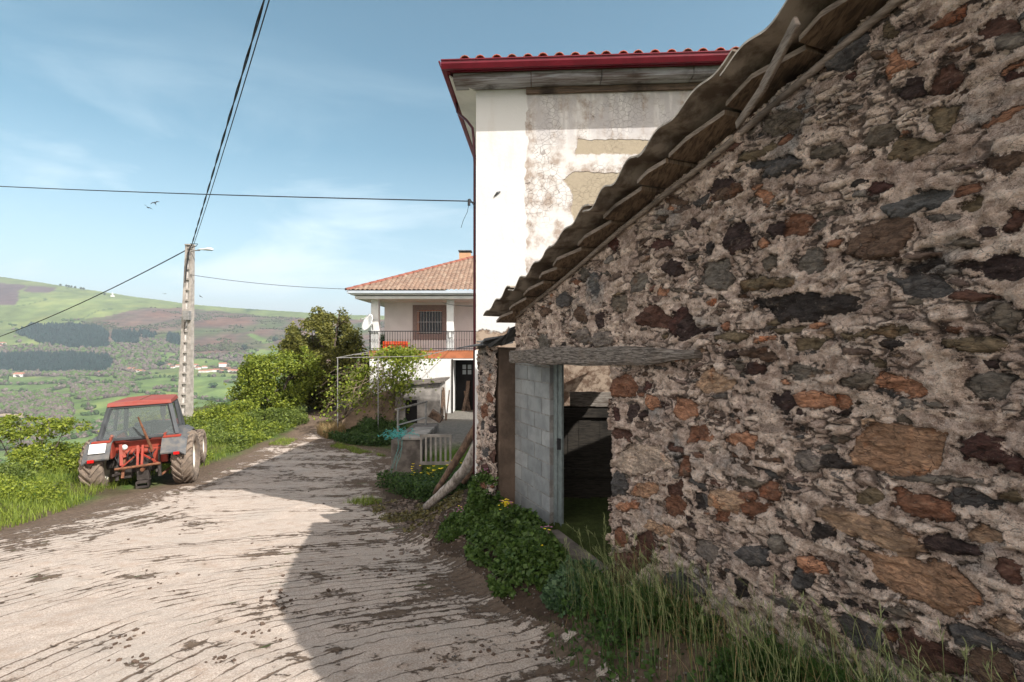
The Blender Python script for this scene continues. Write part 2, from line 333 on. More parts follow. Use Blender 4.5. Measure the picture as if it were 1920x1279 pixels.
def plaster_mat():
    n = N('old_plaster'); old = n.attr('old'); patch = n.attr('patch'); bare = n.attr('bare')
    mid = n.noise(3.2, 7, .62); fine = n.noise(16, 7, .72); big = n.noise(1.1, 4, .55)
    white = n.mix(n.rng(n.noise(9, 8, .75, w=5), .60, .74, 0, .5), (.57, .57, .56), (.27, .27, .26))
    white = n.mix(n.rng(n.noise(2.2, 6, .6, stretch=(2.2, 1, .5), w=11), .54, .74, 0, .45), white, (.50, .47, .43))
    oldc = n.mix(n.rng(mid, .43, .62), (.57, .555, .54), (.31, .255, .215)); oldc = n.mix(n.rng(fine, .5, .66, 0, .6), oldc, (.60, .57, .54))
    ck = n.vor(13, 'DISTANCE_TO_EDGE'); ck2 = n.math('ADD', ck, n.math('MULTIPLY', fine, .04)); cm = n.math('MULTIPLY', n.rng(ck2, .030, .048, 1, 0), n.rng(big, .46, .56))
    oldc = n.mix(n.math('MULTIPLY', cm, .65), oldc, (.11, .085, .07))
    cm = n.math('MULTIPLY', cm, n.rng(old, -.01, .01))
    top = n.attr('top'); oldc = n.mix(n.math('MULTIPLY', top, n.rng(n.noise(2.6, 6, .6, stretch=(3, 1, .45), w=2), .35, .6)), oldc, (.42, .40, .40))
    o = n.rng(n.math('ADD', old, n.math('MULTIPLY', n.math('SUBTRACT', fine, .5), .06)), -.006, .008); c = n.mix(o, white, oldc)
    pm = n.rng(n.math('ADD', patch, n.math('MULTIPLY', n.math('SUBTRACT', mid, .5), .16)), -.006, .008)
    pc = n.mix(n.rng(fine, .35, .65), (.34, .29, .215), (.30, .255, .19)); c = n.mix(pm, c, pc)
    edge = n.math('MULTIPLY', n.rng(n.math('ADD', patch, n.math('MULTIPLY', n.math('SUBTRACT', mid, .5), .16)), -.012, -.002), n.math('SUBTRACT', 1, pm)); c = n.mix(n.math('MULTIPLY', edge, .7), c, (.16, .13, .11))
    bm_ = n.rng(n.math('ADD', bare, n.math('MULTIPLY', n.math('SUBTRACT', mid, .5), .5)), -.01, .02)
    bc = n.mix(n.rng(n.noise(8, 6, .7, w=9), .4, .6), (.33, .26, .20), (.13, .085, .06)); c = n.mix(bm_, c, bc)
    n.set('Base Color', c); n.set('Roughness', .93)
    h = n.math('ADD', n.math('MULTIPLY', fine, .5), n.math('MULTIPLY', pm, -1.2)); h = n.math('SUBTRACT', h, n.math('MULTIPLY', cm, .8)); h = n.math('SUBTRACT', h, n.math('MULTIPLY', bm_, 1.4)); h = n.math('ADD', h, n.math('MULTIPLY', mid, .8))
    n.set('Normal', n.bump(h, .8, .012)); return n.m
m_plaster = plaster_mat()
m_white = simple('white_paint', (.72, .72, .71), .8, .12, 2.5, .25, .004, bsc=30)
m_pinkwall = simple('lilac_wall', (.72, .68, .675), .85, .08, 2, .2, .004, bsc=30)
m_grwall = simple('grey_concrete', (.33, .305, .28), .92, .5, 2.2, .6, .01, bsc=18)
m_darkconc = simple('dark_concrete', (.16, .14, .125), .92, .55, 3.5, .6, .012, bsc=14)
m_gutter = simple('red_gutter_paint', (.15, .009, .021), .35, .25, 5, 0)
m_tile = None
def tile_mat(name, c1, c2, c3):
    n = N(name); a = n.noise(3.5, 5, .65); b = n.vor(4.2, 'F1', (1, 1, 1), 1)
    bw = n.t.nodes.new('ShaderNodeRGBToBW'); n.t.links.new(b, bw.inputs[0]); c = n.mix(bw.outputs[0], c1, c2); c = n.mix(n.rng(a, .45, .7, 0, .7), c, c3)
    n.set('Base Color', c); n.set('Roughness', .85); n.set('Normal', n.bump(n.noise(40, 4, .6), .3, .004)); return n.m
m_tile = tile_mat('clay_tile', (.38, .075, .04), (.30, .10, .065), (.20, .12, .09))
m_tileb = tile_mat('brown_tile', (.235, .15, .105), (.15, .10, .075), (.30, .235, .18))
m_tiler = tile_mat('ridge_tile', (.26, .09, .06), (.20, .075, .055), (.24, .14, .11))
m_black = simple('black_iron', (.02, .021, .024), .5, .2, 8, 0)
m_void = simple('dark_interior', (.012, .011, .011), .9, .3, 3, 0)
m_terra = simple('terracotta_edge', (.42, .15, .07), .8, .25, 3, .2)
m_conc = simple('pole_concrete', (.37, .335, .30), .9, .35, 5, .5, .006, bsc=40)
m_panel = simple('pale_pole_face', (.62, .59, .56), .9, .25, 6, .2)
m_cable = simple('cable', (.022, .022, .024), .6, .1, 5, 0)
m_galv = simple('galvanised', (.30, .29, .28), .45, .25, 9, .1, metal=.4)
m_log = wood('bleached_log', (.36, .33, .30), (.13, .105, .085), (2.5, 2.5, 1), 8)
m_logdark = wood('brown_log', (.17, .11, .075), (.06, .04, .03), (2.5, 2.5, 1), 8)
m_orange = simple('orange_plastic', (.62, .075, .012), .45, .15, 8, 0)
m_net = simple('turquoise_net', (.10, .42, .40), .8, .3, 20, 0)
m_bark = simple('bark', (.16, .125, .10), .95, .5, 9, .8, .02)
m_twig = simple('twig', (.20, .15, .11), .9, .4, 9, 0)

# ------------------------------------------------------------------ ground
def polar(th, r):
    T, RR = np.meshgrid(th, r); return RR*np.sin(T), RR*np.cos(T)
th = np.radians(np.concatenate([np.linspace(-180, -56, 40)[:-1], np.linspace(-56, 8, 620)[:-1], np.linspace(8, 60, 90)[:-1], np.linspace(60, 180, 36)]))
rr = np.concatenate([np.geomspace(.4, 45, 230)[:-1], np.geomspace(45, 420, 60)[:-1], np.geomspace(420, 3300, 330)[:-1], np.geomspace(3300, 14000, 18)])
GX, GY = polar(th, rr)
def ground_z(X, Y): return G(X, Y)
GZ = G(GX, GY)
ROAD = [(-6.0, -3), (-6.4, 2), (-7.2, 5), (-7.9, 7.9), (-8.5, 10.1), (-8.9, 13), (-9.1, 16), (-9.3, 20), (-8.9, 23.2), (-8.0, 23.6), (-7.5, 21.5), (-6.8, 19.6), (-5.2, 18.9), (-4.1, 18.0), (-3.75, 15.5), (-3.5, 13.6), (-2.9, 11.6), (-2.3, 9.8), (-1.45, 8.0), (-.95, 6.6), (-.1, 4.9), (.6, 3.5), (1.3, 2.0), (1.9, .4), (2.4, -3)]
rsd = polysd(GX, GY, ROAD); GZ = GZ-.06*sst(0, .25, rsd)
# land cover of the valley, painted onto the terrain's vertices
PX = CX+F*GX/np.maximum(GY, 1); PY = CY-F*GZ/np.maximum(GY, 1)
wob = 7*fbm(GX/45, GY/90, 4); wx = PX+wob*1.3; wy = PY+wob*.55
def cover(X, Y, Z):
    """0 grass 1 brown scrub 2 pine 3 bare wood 4 meadow green 5 plough 6 pale soil"""
    px = CX+F*X/np.maximum(Y, 1); py = CY-F*Z/np.maximum(Y, 1); wb = fbm(X/45, Y/90, 4); px = px+9*wb; py = py+4*wb; c = np.zeros(np.shape(X), int)
    def P(poly, k):
        c[inpoly(px, py, poly)] = k
    P([(-400, 702), (1000, 705), (1000, 900), (-400, 900)], 4)
    P([(150, 600), (262, 577), (350, 578), (520, 594), (720, 600), (1500, 600), (1500, 705), (430, 700), (330, 670), (190, 640)], 1)
    P([(-400, 655), (60, 648), (330, 635), (345, 665), (520, 660), (560, 690), (430, 688), (350, 684), (260, 700), (215, 694), (200, 705), (-400, 705)], 3)
    P([(465, 655), (530, 657), (545, 690), (465, 685)], 4); P([(290, 657), (340, 662), (340, 676), (300, 676)], 4)
    P([(357, 672), (410, 675), (440, 684), (357, 690)], 4)
    P([(458, 625), (480, 628), (515, 643), (495, 645)], 4)
    P([(-60, 532), (46, 533), (30, 560), (-60, 565)], 5); P([(50, 534), (101, 538), (97, 549), (45, 547)], 5); P([(-40, 555), (38, 560), (30, 572), (-40, 570)], 5)
    P([(26, 624), (60, 611), (180, 612), (204, 626), (203, 652), (140, 655), (80, 645), (60, 636)], 2)
    P([(211, 622), (262, 624), (262, 645), (212, 646)], 2); P([(312, 628), (340, 629), (340, 648), (314, 645)], 2); P([(268, 623), (293, 626), (290, 637), (268, 634)], 2)
    P([(-400, 668), (150, 664), (200, 668), (216, 684), (195, 699), (-400, 702)], 2)
    P([(0, 742), (90, 738), (132, 752), (128, 790), (100, 812), (60, 840), (-400, 880), (-400, 740)], 3)
    P([(130, 722), (240, 726), (240, 742), (150, 752)], 3); P([(210, 700), (250, 705), (245, 726), (215, 722)], 3); P([(240, 790), (330, 795), (330, 830), (200, 820)], 3)
    P([(-400, 772), (48, 774), (58, 790), (-400, 800)], 6)
    P([(136, 764), (180, 754), (250, 757), (330, 775), (320, 800), (160, 797)], 4)
    return c
cov = cover(GX, GY, GZ)
base = np.array([[.150, .195, .065], [.135, .095, .072], [.018, .036, .030], [.105, .092, .075], [.135, .200, .062], [.11, .078, .075], [.36, .29, .21]])
gc = base[cov]
n1 = fbm(GX/38, GY/70, 5)[..., None]; n2 = fbm(GX/150+8, GY/240+2, 4)[..., None]; n3 = fbm(GX/12, GY/30, 3)[..., None]
gc = gc*(1+.35*n1+.25*n3)
gc = np.where((cov == 1)[..., None], gc+np.array([.035, -.004, -.012])*np.clip(n2*3, 0, 1)+np.array([-.045, .02, -.03])*np.clip(-n2*3.2, 0, 1), gc)
terr = (np.sin(GZ/3.4*2+n1[..., 0]*4) > .35)[..., None]; gc = np.where((cov == 1)[..., None] & terr, gc*.72, gc)
gc = np.where(((cov == 0) | (cov == 4))[..., None], gc*(1+.28*n2)+np.array([.03, .008, 0])*np.clip(n1*2, 0, 1), gc)
# hedge lines between the fields
hn = np.abs(fbm(GX/210+31, GY/210+7, 2)); hedge = (hn < .018) & (GY > 350) & ((cov == 0) | (cov == 4)); gc[hedge] = np.array([.05, .085, .03])
near = GY < 60
soil = np.array([.085, .07, .04]); grs = np.array([.08, .13, .028]); dirt = np.array([.15, .108, .08])
nn = sst(-.2, .25, fbm(GX*.8, GY*.8, 4))[..., None]
nc_ = soil*(1-nn)+grs*nn
dp = sst(-1.1, -.15, rsd+.35*fbm(GX*1.6, GY*1.6, 3))[..., None]; nc_ = nc_*(1-dp)+dirt*dp
# dirt track past the end of the concrete, bank at the buildings, barn floor
trk = polysd(GX, GY, [(-9.6, 22), (-7.9, 22), (-9.2, 30), (-12, 40), (-15, 40), (-11.4, 29)]); k = sst(-.3, .2, trk)[..., None]; nc_ = nc_*(1-k)+dirt*1.25*k
k = (sst(-3.6, -2.2, GX)*(GY > 4)*(GY < 14.2)*(GX < 3))[..., None]; nc_ = nc_*(1-k)+np.array([.075, .052, .038])*k
dd = -((GX-P0[0])*NI[0]+(GY-P0[1])*NI[1]); k = ((dd < -.2) & (GY < 9) & (GY > 3) & (GX < 4))[..., None]; nc_ = np.where(k, np.array([.045, .060, .018]), nc_)
k = ((GX > -4) & (GY > 14.8) & (GY < 26))[..., None]; nc_ = np.where(k, np.array([.20, .185, .165]), nc_)
gc = np.where(near[..., None] & (np.abs(GX) < 40)[..., None], nc_, gc)
def ground_mat():
    n = N('earth'); c = n.attr('Col', 'Color'); f = n.noise(12, 8, .7); b = n.noise(.03, 8, .7)
    c = n.mix(n.rng(f, .3, .7, 0, .8), n.mix(1, c, (.6, .6, .6), 'MULTIPLY'), n.mix(1, c, (1.35, 1.33, 1.3), 'MULTIPLY'))
    c = n.mix(n.rng(b, .35, .65), n.mix(1, c, (.78, .8, .8), 'MULTIPLY'), c)
    n.set('Base Color', c); n.set('Roughness', .97); n.set('Specular IOR Level', .1); n.set('Normal', n.bump(f, .9, .03)); return n.m
V = np.stack([GX, GY, GZ], -1).reshape(-1, 3)
tag(rawmesh('ground', V, gridfaces(*GX.shape), ground_mat(), smooth=True, cols=np.clip(gc, .004, 1).reshape(-1, 3)), kind='structure')

# ------------------------------------------------------------------ road of grooved concrete
th2 = np.radians(np.linspace(-76, 58, 900)); r2 = np.geomspace(1.2, 27, 520)
X2, Y2 = polar(th2, r2); sd2 = polysd(X2, Y2, ROAD)+.16*fbm(X2*1.3, Y2*1.3, 4)
fade = 1-sst(7, 11, Y2)
wv = .04*fbm(X2*.6, Y2*.6, 3)
q2 = -.36*X2*fade+Y2*.94+wv; q1 = -.98*X2+.1*Y2+2.1+wv; kk = .35
ph = kk*np.logaddexp(q1/kk, q2/kk)/.135
tq = 1/(1+np.exp(-(q1-q2)/kk)); al = (1-tq)*X2+tq*(Y2-X2*.2)
smear = fbm(al*.75, ph*.42, 4)+.45*fbm(al*2.6, ph*1.1+7, 3)
dist2 = -((X2-P0[0])*NI[0]+(Y2-P0[1])*NI[1])
SPOT = [(290, 1080, 110, 34), (500, 1035, 90, 30), (250, 975, 230, 40), (120, 1000, 260, 40), (20, 1020, 160, 50), (360, 985, 120, 30), (640, 1120, 110, 36), (590, 1080, 80, 26), (530, 1125, 60, 24), (900, 1090, 160, 46), (850, 1050, 160, 40), (800, 1000, 170, 50), (930, 1165, 90, 40), (860, 1240, 120, 26), (930, 1222, 150, 26), (200, 1220, 60, 26), (70, 1085, 50, 20), (820, 960, 90, 40), (480, 1190, 60, 18), (420, 1245, 60, 22), (700, 985, 80, 20), (760, 940, 100, 40), (640, 930, 90, 18), (740, 1080, 130, 18), (500, 880, 150, 12), (600, 900, 160, 14), (250, 1245, 70, 20), (230, 1200, 40, 26), (1010, 1230, 180, 46)]
mud = np.full(X2.shape, -.6); PX2 = CX+F*X2/np.maximum(Y2, .3); Z2 = G(X2, Y2); PY2 = CY-F*Z2/np.maximum(Y2, .3)
for (a, b, c_, d_) in SPOT: mud = np.maximum(mud, (.42-.60*np.hypot((PX2-a)/(c_*.62), (PY2-b)/(d_*.62))))
lip = 1-sst(.1, 1.5, dist2-.35); mud = np.maximum(mud, .50*(1-sst(.2, 3.6, dist2)) - .24)
mud = np.maximum(mud, .62-1.1*sd2); mud = np.where(X2 < -4, np.maximum(mud, .85-.75*sd2), mud); mud = np.where((Y2 > 8.5) & (X2 > -4), np.maximum(mud, .15-.2*sd2), mud)
def road_mat():
    n = N('grooved_concrete'); ph = n.attr('phase'); ms = n.attr('mud'); ed = n.attr('edge')
    grit = n.noise(75, 4, .85); fine = n.noise(28, 6, .75); mid = n.noise(5, 6, .68); big = n.noise(.9, 4, .6)
    streak = n.math('MULTIPLY_ADD', n.attr('smear'), .30, .5)
    phn = n.math('ADD', ph, n.math('MULTIPLY', n.math('SUBTRACT', mid, .5), .55)); phn = n.math('ADD', phn, n.math('MULTIPLY', n.math('SUBTRACT', fine, .5), .24))
    fr = n.math('ABSOLUTE', n.math('SUBTRACT', n.math('FRACT', phn), .5))      # 0 at groove centre
    wdt = n.math('MULTIPLY', n.math('SUBTRACT', n.math('ADD', streak, n.math('MULTIPLY', ms, .16)), .395), .55)
    gm = n.rng(n.math('SUBTRACT', wdt, fr), -.02, .045)
    c = n.mix(n.rng(grit, .35, .65), (.56, .475, .41), (.29, .235, .195)); c = n.mix(n.rng(fine, .5, .7, 0, .55), c, (.62, .54, .47)); c = n.mix(n.rng(mid, .46, .70, 0, .65), c, (.33, .245, .185)); c = n.mix(n.rng(big, .45, .7, 0, .45), c, (.38, .34, .30))
    c = n.mix(n.rng(n.vor(55, 'F1'), .12, .22, .5, 0), c, (.70, .68, .65)); c = n.mix(n.rng(n.noise(60, 4, .8, w=6), .60, .68, 0, .7), c, (.20, .165, .14))
    h = n.math('ADD', n.math('MULTIPLY', grit, .5), n.math('MULTIPLY', fine, .5))
    mc = n.mix(n.rng(fine, .35, .65), (.165, .118, .085), (.085, .058, .042)); mc = n.mix(n.rng(mid, .5, .7, 0, .5), mc, (.22, .165, .12))
    c = n.mix(n.math('MULTIPLY', gm, .92), c, mc)
    mk = n.math('ADD', ms, n.math('MULTIPLY', n.math('SUBTRACT', mid, .5), 3.0)); mk = n.math('ADD', mk, n.math('MULTIPLY', n.math('SUBTRACT', fine, .5), 1.7)); mk = n.math('ADD', mk, n.math('MULTIPLY', n.math('SUBTRACT', streak, .5), 2.3))
    mk = n.math('SUBTRACT', mk, n.math('MULTIPLY', fr, .35)); mm = n.rng(mk, .16, .34); c = n.mix(n.math('MULTIPLY', mm, .93), c, mc)
    gr = n.math('MULTIPLY', n.rng(n.noise(2.1, 5, .6, w=8), .61, .66), gm); c = n.mix(gr, c, (.07, .10, .03))
    n.set('Base Color', c); n.set('Roughness', .95); n.set('Specular IOR Level', .15)
    h = n.math('SUBTRACT', h, n.math('MULTIPLY', gm, .9)); h = n.math('ADD', h, n.math('MULTIPLY', mm, n.math('ADD', n.math('MULTIPLY', fine, 1.6), .1)))
    n.set('Normal', n.bump(h, 1, .016)); return n.m
keep = (sd2[:-1, :-1] > 0)
Fq = gridfaces(*X2.shape, keep=keep)
used = np.unique(Fq); remap = np.full(X2.size, -1); remap[used] = np.arange(len(used))
Vr = np.stack([X2, Y2, Z2+.012+.008*fbm(X2*9, Y2*9, 3)], -1).reshape(-1, 3)[used]
tag(rawmesh('road', Vr, remap[Fq], road_mat(), smooth=True, attrs={'phase': ph.ravel()[used], 'smear': smear.ravel()[used], 'mud': mud.ravel()[used], 'edge': sd2.ravel()[used]}), kind='structure')

# ------------------------------------------------------------------ the stone barn
barn = empty('stone_barn', W(0, 0, -2.4))
tag(barn, 'old rubble stone barn with sloping corrugated roof, its doorway half closed with concrete blocks', 'barn')
def pb(o):   # parent to the barn keeping world coordinates
    o.parent = barn; o.matrix_parent_inverse = Matrix.Translation(-Vector(barn.location)); return o
C = dict(rust=(.24, .085, .03), rustd=(.12, .045, .028), orange=(.46, .19, .075), tan=(.42, .27, .15), tano=(.40, .215, .10), pale=(.46, .38, .30), olive=(.16, .125, .06), oliveg=(.15, .135, .105),
         slate=(.075, .085, .095), blue=(.10, .125, .14), dark=(.032, .028, .03), dpur=(.045, .024, .026), dred=(.085, .026, .022), brown=(.13, .075, .045), grey=(.17, .16, .15), gg=(.15, .15, .135))
for k_ in C:
    v_ = C[k_]; l_ = sum(v_)/3; C[k_] = tuple((l_*w_*.40+c_*.60)*1.12+.012 for c_, w_ in zip(v_, (1.12, .98, .9)))
ST = []
def crop(ox, oy, sc, L):
    for (cx, cy, l, t, a, k) in L: ST.append((ox+cx/sc, oy+cy/sc, l/sc, t/sc, a, k))
crop(1300, 0, 2.558, [(1205, 90, 230, 70, 30, 'rust'), (1460, 110, 190, 110, 15, 'rustd'), (1500, 200, 160, 70, 25, 'gg'), (725, 260, 215, 120, 45, 'slate'), (890, 278, 80, 50, 10, 'brown'), (990, 305, 150, 100, 20, 'orange'), (1190, 395, 190, 100, 35, 'rustd'), (1040, 430, 130, 80, 40, 'dpur'), (1165, 570, 210, 115, 35, 'olive'), (895, 640, 150, 100, 45, 'oliveg'), (1045, 705, 225, 95, 8, 'olive'), (425, 590, 170, 80, 15, 'oliveg'), (765, 370, 70, 45, 20, 'dred'), (640, 720, 150, 60, 15, 'oliveg'), (430, 810, 220, 75, 22, 'slate'), (165, 905, 160, 80, 15, 'brown'), (345, 940, 75, 60, 0, 'orange'), (505, 1080, 150, 100, 15, 'rust'), (395, 1100, 80, 60, 0, 'dpur'), (205, 1145, 145, 130, 30, 'dpur'), (900, 1145, 290, 145, 20, 'brown'), (1090, 945, 340, 115, 20, 'blue'), (890, 895, 110, 55, 10, 'dred'), (1350, 975, 110, 70, 15, 'olive'), (1500, 760, 190, 70, 20, 'brown'), (1520, 355, 110, 40, 15, 'dred'), (1550, 1070, 100, 90, 0, 'rustd'), (1400, 1110, 110, 70, 0, 'dpur'), (930, 155, 70, 60, 20, 'olive'), (960, 60, 60, 50, 10, 'gg'), (550, 640, 90, 50, 25, 'slate'), (290, 740, 180, 50, 20, 'olive'), (700, 490, 40, 35, 0, 'rust')])
crop(1300, 450, 2.842, [(120, 195, 165, 150, 0, 'gg'), (375, 225, 290, 75, 2, 'olive'), (400, 110, 110, 100, 30, 'oliveg'), (650, 120, 160, 150, 0, 'gg'), (630, 350, 490, 125, 4, 'dark'), (495, 470, 180, 45, 3, 'olive'), (1210, 240, 390, 110, -8, 'slate'), (1640, 160, 330, 170, -5, 'dpur'), (1420, 465, 100, 38, 0, 'rust'), (630, 545, 170, 70, 0, 'olive'), (1490, 560, 330, 80, 0, 'olive'), (1560, 770, 300, 120, 0, 'gg'), (880, 745, 210, 75, 0, 'oliveg'), (590, 690, 180, 90, 0, 'gg'), (350, 610, 200, 65, -10, 'brown'), (320, 685, 110, 60, 0, 'dpur'), (130, 755, 150, 110, -30, 'tan'), (650, 850, 170, 90, 0, 'orange'), (790, 865, 90, 80, 0, 'orange'), (480, 850, 150, 80, -30, 'dpur'), (1110, 760, 270, 95, -15, 'orange'), (1340, 880, 230, 45, -5, 'gg'), (1080, 1100, 450, 250, -10, 'tano'), (1570, 1150, 440, 160, -12, 'dred'), (60, 1060, 110, 70, 0, 'orange'), (260, 1060, 130, 80, -20, 'orange'), (760, 1180, 180, 60, -10, 'dark'), (610, 1170, 130, 90, 0, 'grey'), (870, 505, 150, 50, 0, 'olive'), (1060, 490, 160, 60, 0, 'olive'), (1710, 410, 140, 140, 20, 'oliveg'), (60, 480, 100, 45, 10, 'dpur'), (85, 345, 50, 40, 0, 'orange'), (200, 510, 180, 40, 0, 'olive'), (990, 650, 90, 40, 0, 'olive'), (1575, 665, 80, 50, 0, 'dpur')])
crop(1080, 850, 2.286, [(1265, 190, 120, 70, 0, 'olive'), (1480, 230, 270, 110, -15, 'rust'), (1690, 200, 190, 70, -8, 'slate'), (1560, 110, 400, 50, -5, 'gg'), (1300, 330, 450, 110, -22, 'tan'), (1850, 170, 130, 60, 0, 'olive'), (1740, 355, 140, 75, 0, 'tan'), (1620, 400, 210, 80, -15, 'dpur'), (1470, 545, 580, 165, -18, 'tano'), (1040, 335, 110, 70, 0, 'dark'), (860, 390, 80, 80, 20, 'gg'), (755, 440, 130, 80, -15, 'slate'), (960, 545, 90, 90, -20, 'slate'), (1000, 480, 140, 60, -25, 'orange'), (1270, 570, 120, 60, -20, 'dark'), (1870, 500, 140, 110, -10, 'rustd'), (740, 120, 120, 45, 0, 'oliveg'), (735, 175, 80, 45, 0, 'rust'), (830, 160, 75, 80, 0, 'rust'), (640, 200, 150, 80, -15, 'tan'), (760, 235, 110, 60, 0, 'rust'), (1000, 30, 110, 80, 0, 'grey'), (480, 60, 45, 80, 0, 'rust'), (290, 155, 110, 50, 0, 'orange'), (440, 235, 85, 100, 0, 'rust'), (215, 225, 90, 60, 0, 'orange'), (185, 355, 50, 70, 0, 'rust'), (290, 400, 85, 130, -10, 'rustd'), (220, 465, 130, 65, -30, 'rustd'), (190, 520, 100, 70, -20, 'dred'), (360, 330, 110, 60, -20, 'tan'), (560, 420, 100, 60, -25, 'grey'), (460, 560, 160, 80, -35, 'slate'), (880, 640, 150, 50, -30, 'gg'), (1120, 640, 120, 60, 0, 'dark'), (700, 590, 60, 90, 0, 'dark'), (1500, 860, 300, 120, -25, 'rustd'), (1700, 800, 240, 90, -25, 'slate'), (1830, 720, 150, 80, -20, 'tan'), (1780, 920, 240, 110, -20, 'brown'), (1200, 780, 240, 90, -30, 'slate'), (1020, 760, 170, 70, -35, 'brown'), (545, 200, 50, 70, 0, 'slate'), (640, 260, 70, 60, -10, 'rust'), (180, 130, 70, 90, 0, 'slate')])
crop(840, 560, 2.206, [(722, 360, 100, 75, 0, 'rust'), (840, 425, 50, 55, 0, 'orange'), (690, 475, 40, 70, 0, 'dred'), (757, 470, 45, 70, 0, 'dpur'), (803, 482, 30, 40, 0, 'dpur'), (715, 555, 75, 50, 0, 'rustd'), (800, 665, 230, 110, 0, 'pale'), (985, 460, 90, 80, 0, 'orange'), (1050, 570, 100, 75, 0, 'rust'), (960, 655, 40, 25, 0, 'dark'), (993, 700, 45, 80, 0, 'brown'), (815, 790, 110, 60, 0, 'tano'), (950, 775, 70, 60, 0, 'rustd'), (1055, 840, 50, 70, 0, 'dark'), (820, 365, 30, 45, 0, 'dred'), (1080, 340, 90, 90, 0, 'tan'), (640, 165, 100, 65, 0, 'grey'), (560, 155, 80, 70, 0, 'grey'), (850, 80, 100, 75, 0, 'rustd'), (970, 110, 80, 120, 0, 'dpur'), (1065, 130, 90, 40, 0, 'dpur'), (395, 180, 60, 60, 0, 'gg'), (150, 465, 26, 50, 0, 'rust'), (185, 540, 26, 26, 0, 'dpur'), (145, 520, 22, 40, 0, 'slate'), (158, 640, 20, 40, 0, 'slate'), (190, 650, 26, 50, 0, 'rustd'), (155, 710, 30, 50, 0, 'dred'), (208, 740, 24, 50, 0, 'orange'), (170, 330, 20, 30, 0, 'orange'), (140, 820, 40, 60, 0, 'dpur'), (178, 410, 20, 40, 0, 'rust'), (144, 775, 26, 34, 0, 'rust')])
crop(900, 240, 3.197, [(1475, 350, 200, 110, 15, 'dpur'), (1060, 700, 140, 60, 0, 'dred'), (1185, 1160, 90, 160, -20, 'dred'), (610, 1110, 80, 90, 0, 'brown'), (1145, 845, 110, 80, 0, 'dpur'), (945, 920, 100, 90, 20, 'gg'), (570, 925, 45, 35, 0, 'rust'), (625, 870, 65, 70, 0, 'gg'), (685, 930, 55, 150, 10, 'blue'), (785, 680, 60, 90, 0, 'dred'), (1160, 440, 110, 40, -5, 'brown'), (1270, 570, 45, 60, 30, 'dpur'), (1090, 985, 80, 50, 0, 'orange'), (1380, 1055, 60, 50, 0, 'orange'), (1700, 690, 60, 60, 0, 'orange'), (1355, 720, 60, 90, 0, 'dark'), (830, 1060, 80, 100, 0, 'oliveg'), (1750, 1160, 60, 30, 0, 'olive'), (510, 1030, 60, 80, 0, 'slate'), (400, 1100, 60, 60, 0, 'brown'), (720, 1160, 70, 90, 0, 'dpur'), (1700, 210, 200, 60, 12, 'slate'), (330, 1180, 40, 50, 0, 'brown')])
ds = .0075
sA = np.arange(-3.56, 3.32, ds); zA = np.arange(-2.85, 1.98, ds); SS, ZZ = np.meshgrid(sA, zA)
sdm = np.full(SS.shape, -1.); colm = np.zeros(SS.shape+(3,)); colm[:] = C['brown']; hgt = np.zeros(SS.shape); tz = np.zeros(SS.shape)
wS = .022*fbm(SS*7, ZZ*7, 3)+.012*fbm(SS*30, ZZ*30, 3); wZ = .020*fbm(SS*5+50, ZZ*9+20, 3)+.010*fbm(SS*25+9, ZZ*40, 3)
def stone(poly, col, hoff):
    poly = np.array(poly); c = poly.mean(0); m = .06
    a0, a1 = np.searchsorted(sA, [poly[:, 0].min()-m, poly[:, 0].max()+m]); b0, b1 = np.searchsorted(zA, [poly[:, 1].min()-m, poly[:, 1].max()+m])
    if a1-a0 < 3 or b1-b0 < 3: return False
    sl_ = (slice(b0, b1), slice(a0, a1)); s_ = SS[sl_]+wS[sl_]; z_ = ZZ[sl_]+wZ[sl_]
    d = polysd(s_, z_, [tuple(p) for p in poly]); cur = sdm[sl_]
    up = d > cur; cur[up] = d[up]; cl = colm[sl_]; tone = 1+.5*fbm(s_*9+c[0]*7, z_*16+c[1], 3)[..., None]
    cl[up] = (np.array(col)*tone)[up]; hh = hgt[sl_]; tilt = (s_-c[0])*random.uniform(-.06, .06)+(z_-c[1])*random.uniform(-.12, .12)
    lam = .016*np.round(3*fbm(s_*6+c[0]*3, z_*15+c[1]*5, 3))/1.5+.02*fbm(s_*4+c[0], z_*5, 2)
    hh[up] = (hoff+tilt+lam)[up]; return True
def blob(rx, rz, ang, n=8, p=2.6):
    o = []; ca, sa = math.cos(ang), math.sin(ang); ph0 = random.uniform(0, 1)
    for i in range(n):
        t = 2*math.pi*(i+ph0+random.uniform(-.25, .25))/n; c, s = math.cos(t), math.sin(t)
        k = 1/((abs(c)**p+abs(s)**p)**(1/p))*random.uniform(.74, 1.10); x, y = rx*k*c, rz*k*s; o.append((x*ca-y*sa, x*sa+y*ca))
    return o
cent = []
for (cx, cy, l, t, a, kc) in ST:
    pts = [px2wall(cx+dx, cy-dy) for dx, dy in blob(l/2*1.3, t/2*1.32, math.radians(a), random.choice([5, 6, 7]), 3.2)]
    stone(pts, C[kc], random.uniform(-.012, .014)); c = px2wall(cx, cy); cent.append((float(c[0]), float(c[1])))
C.update(mauve=(.20, .155, .14), beige=(.27, .215, .18), dun=(.17, .13, .11), ash=(.21, .20, .19))
pool = ['olive', 'oliveg', 'gg', 'brown', 'dpur', 'slate', 'rust', 'tan', 'grey', 'dark', 'orange', 'mauve', 'pale', 'oliveg', 'rustd', 'mauve', 'beige', 'dun', 'ash', 'mauve', 'dun', 'beige', 'dun', 'ash', 'brown', 'dun', 'slate', 'oliveg']
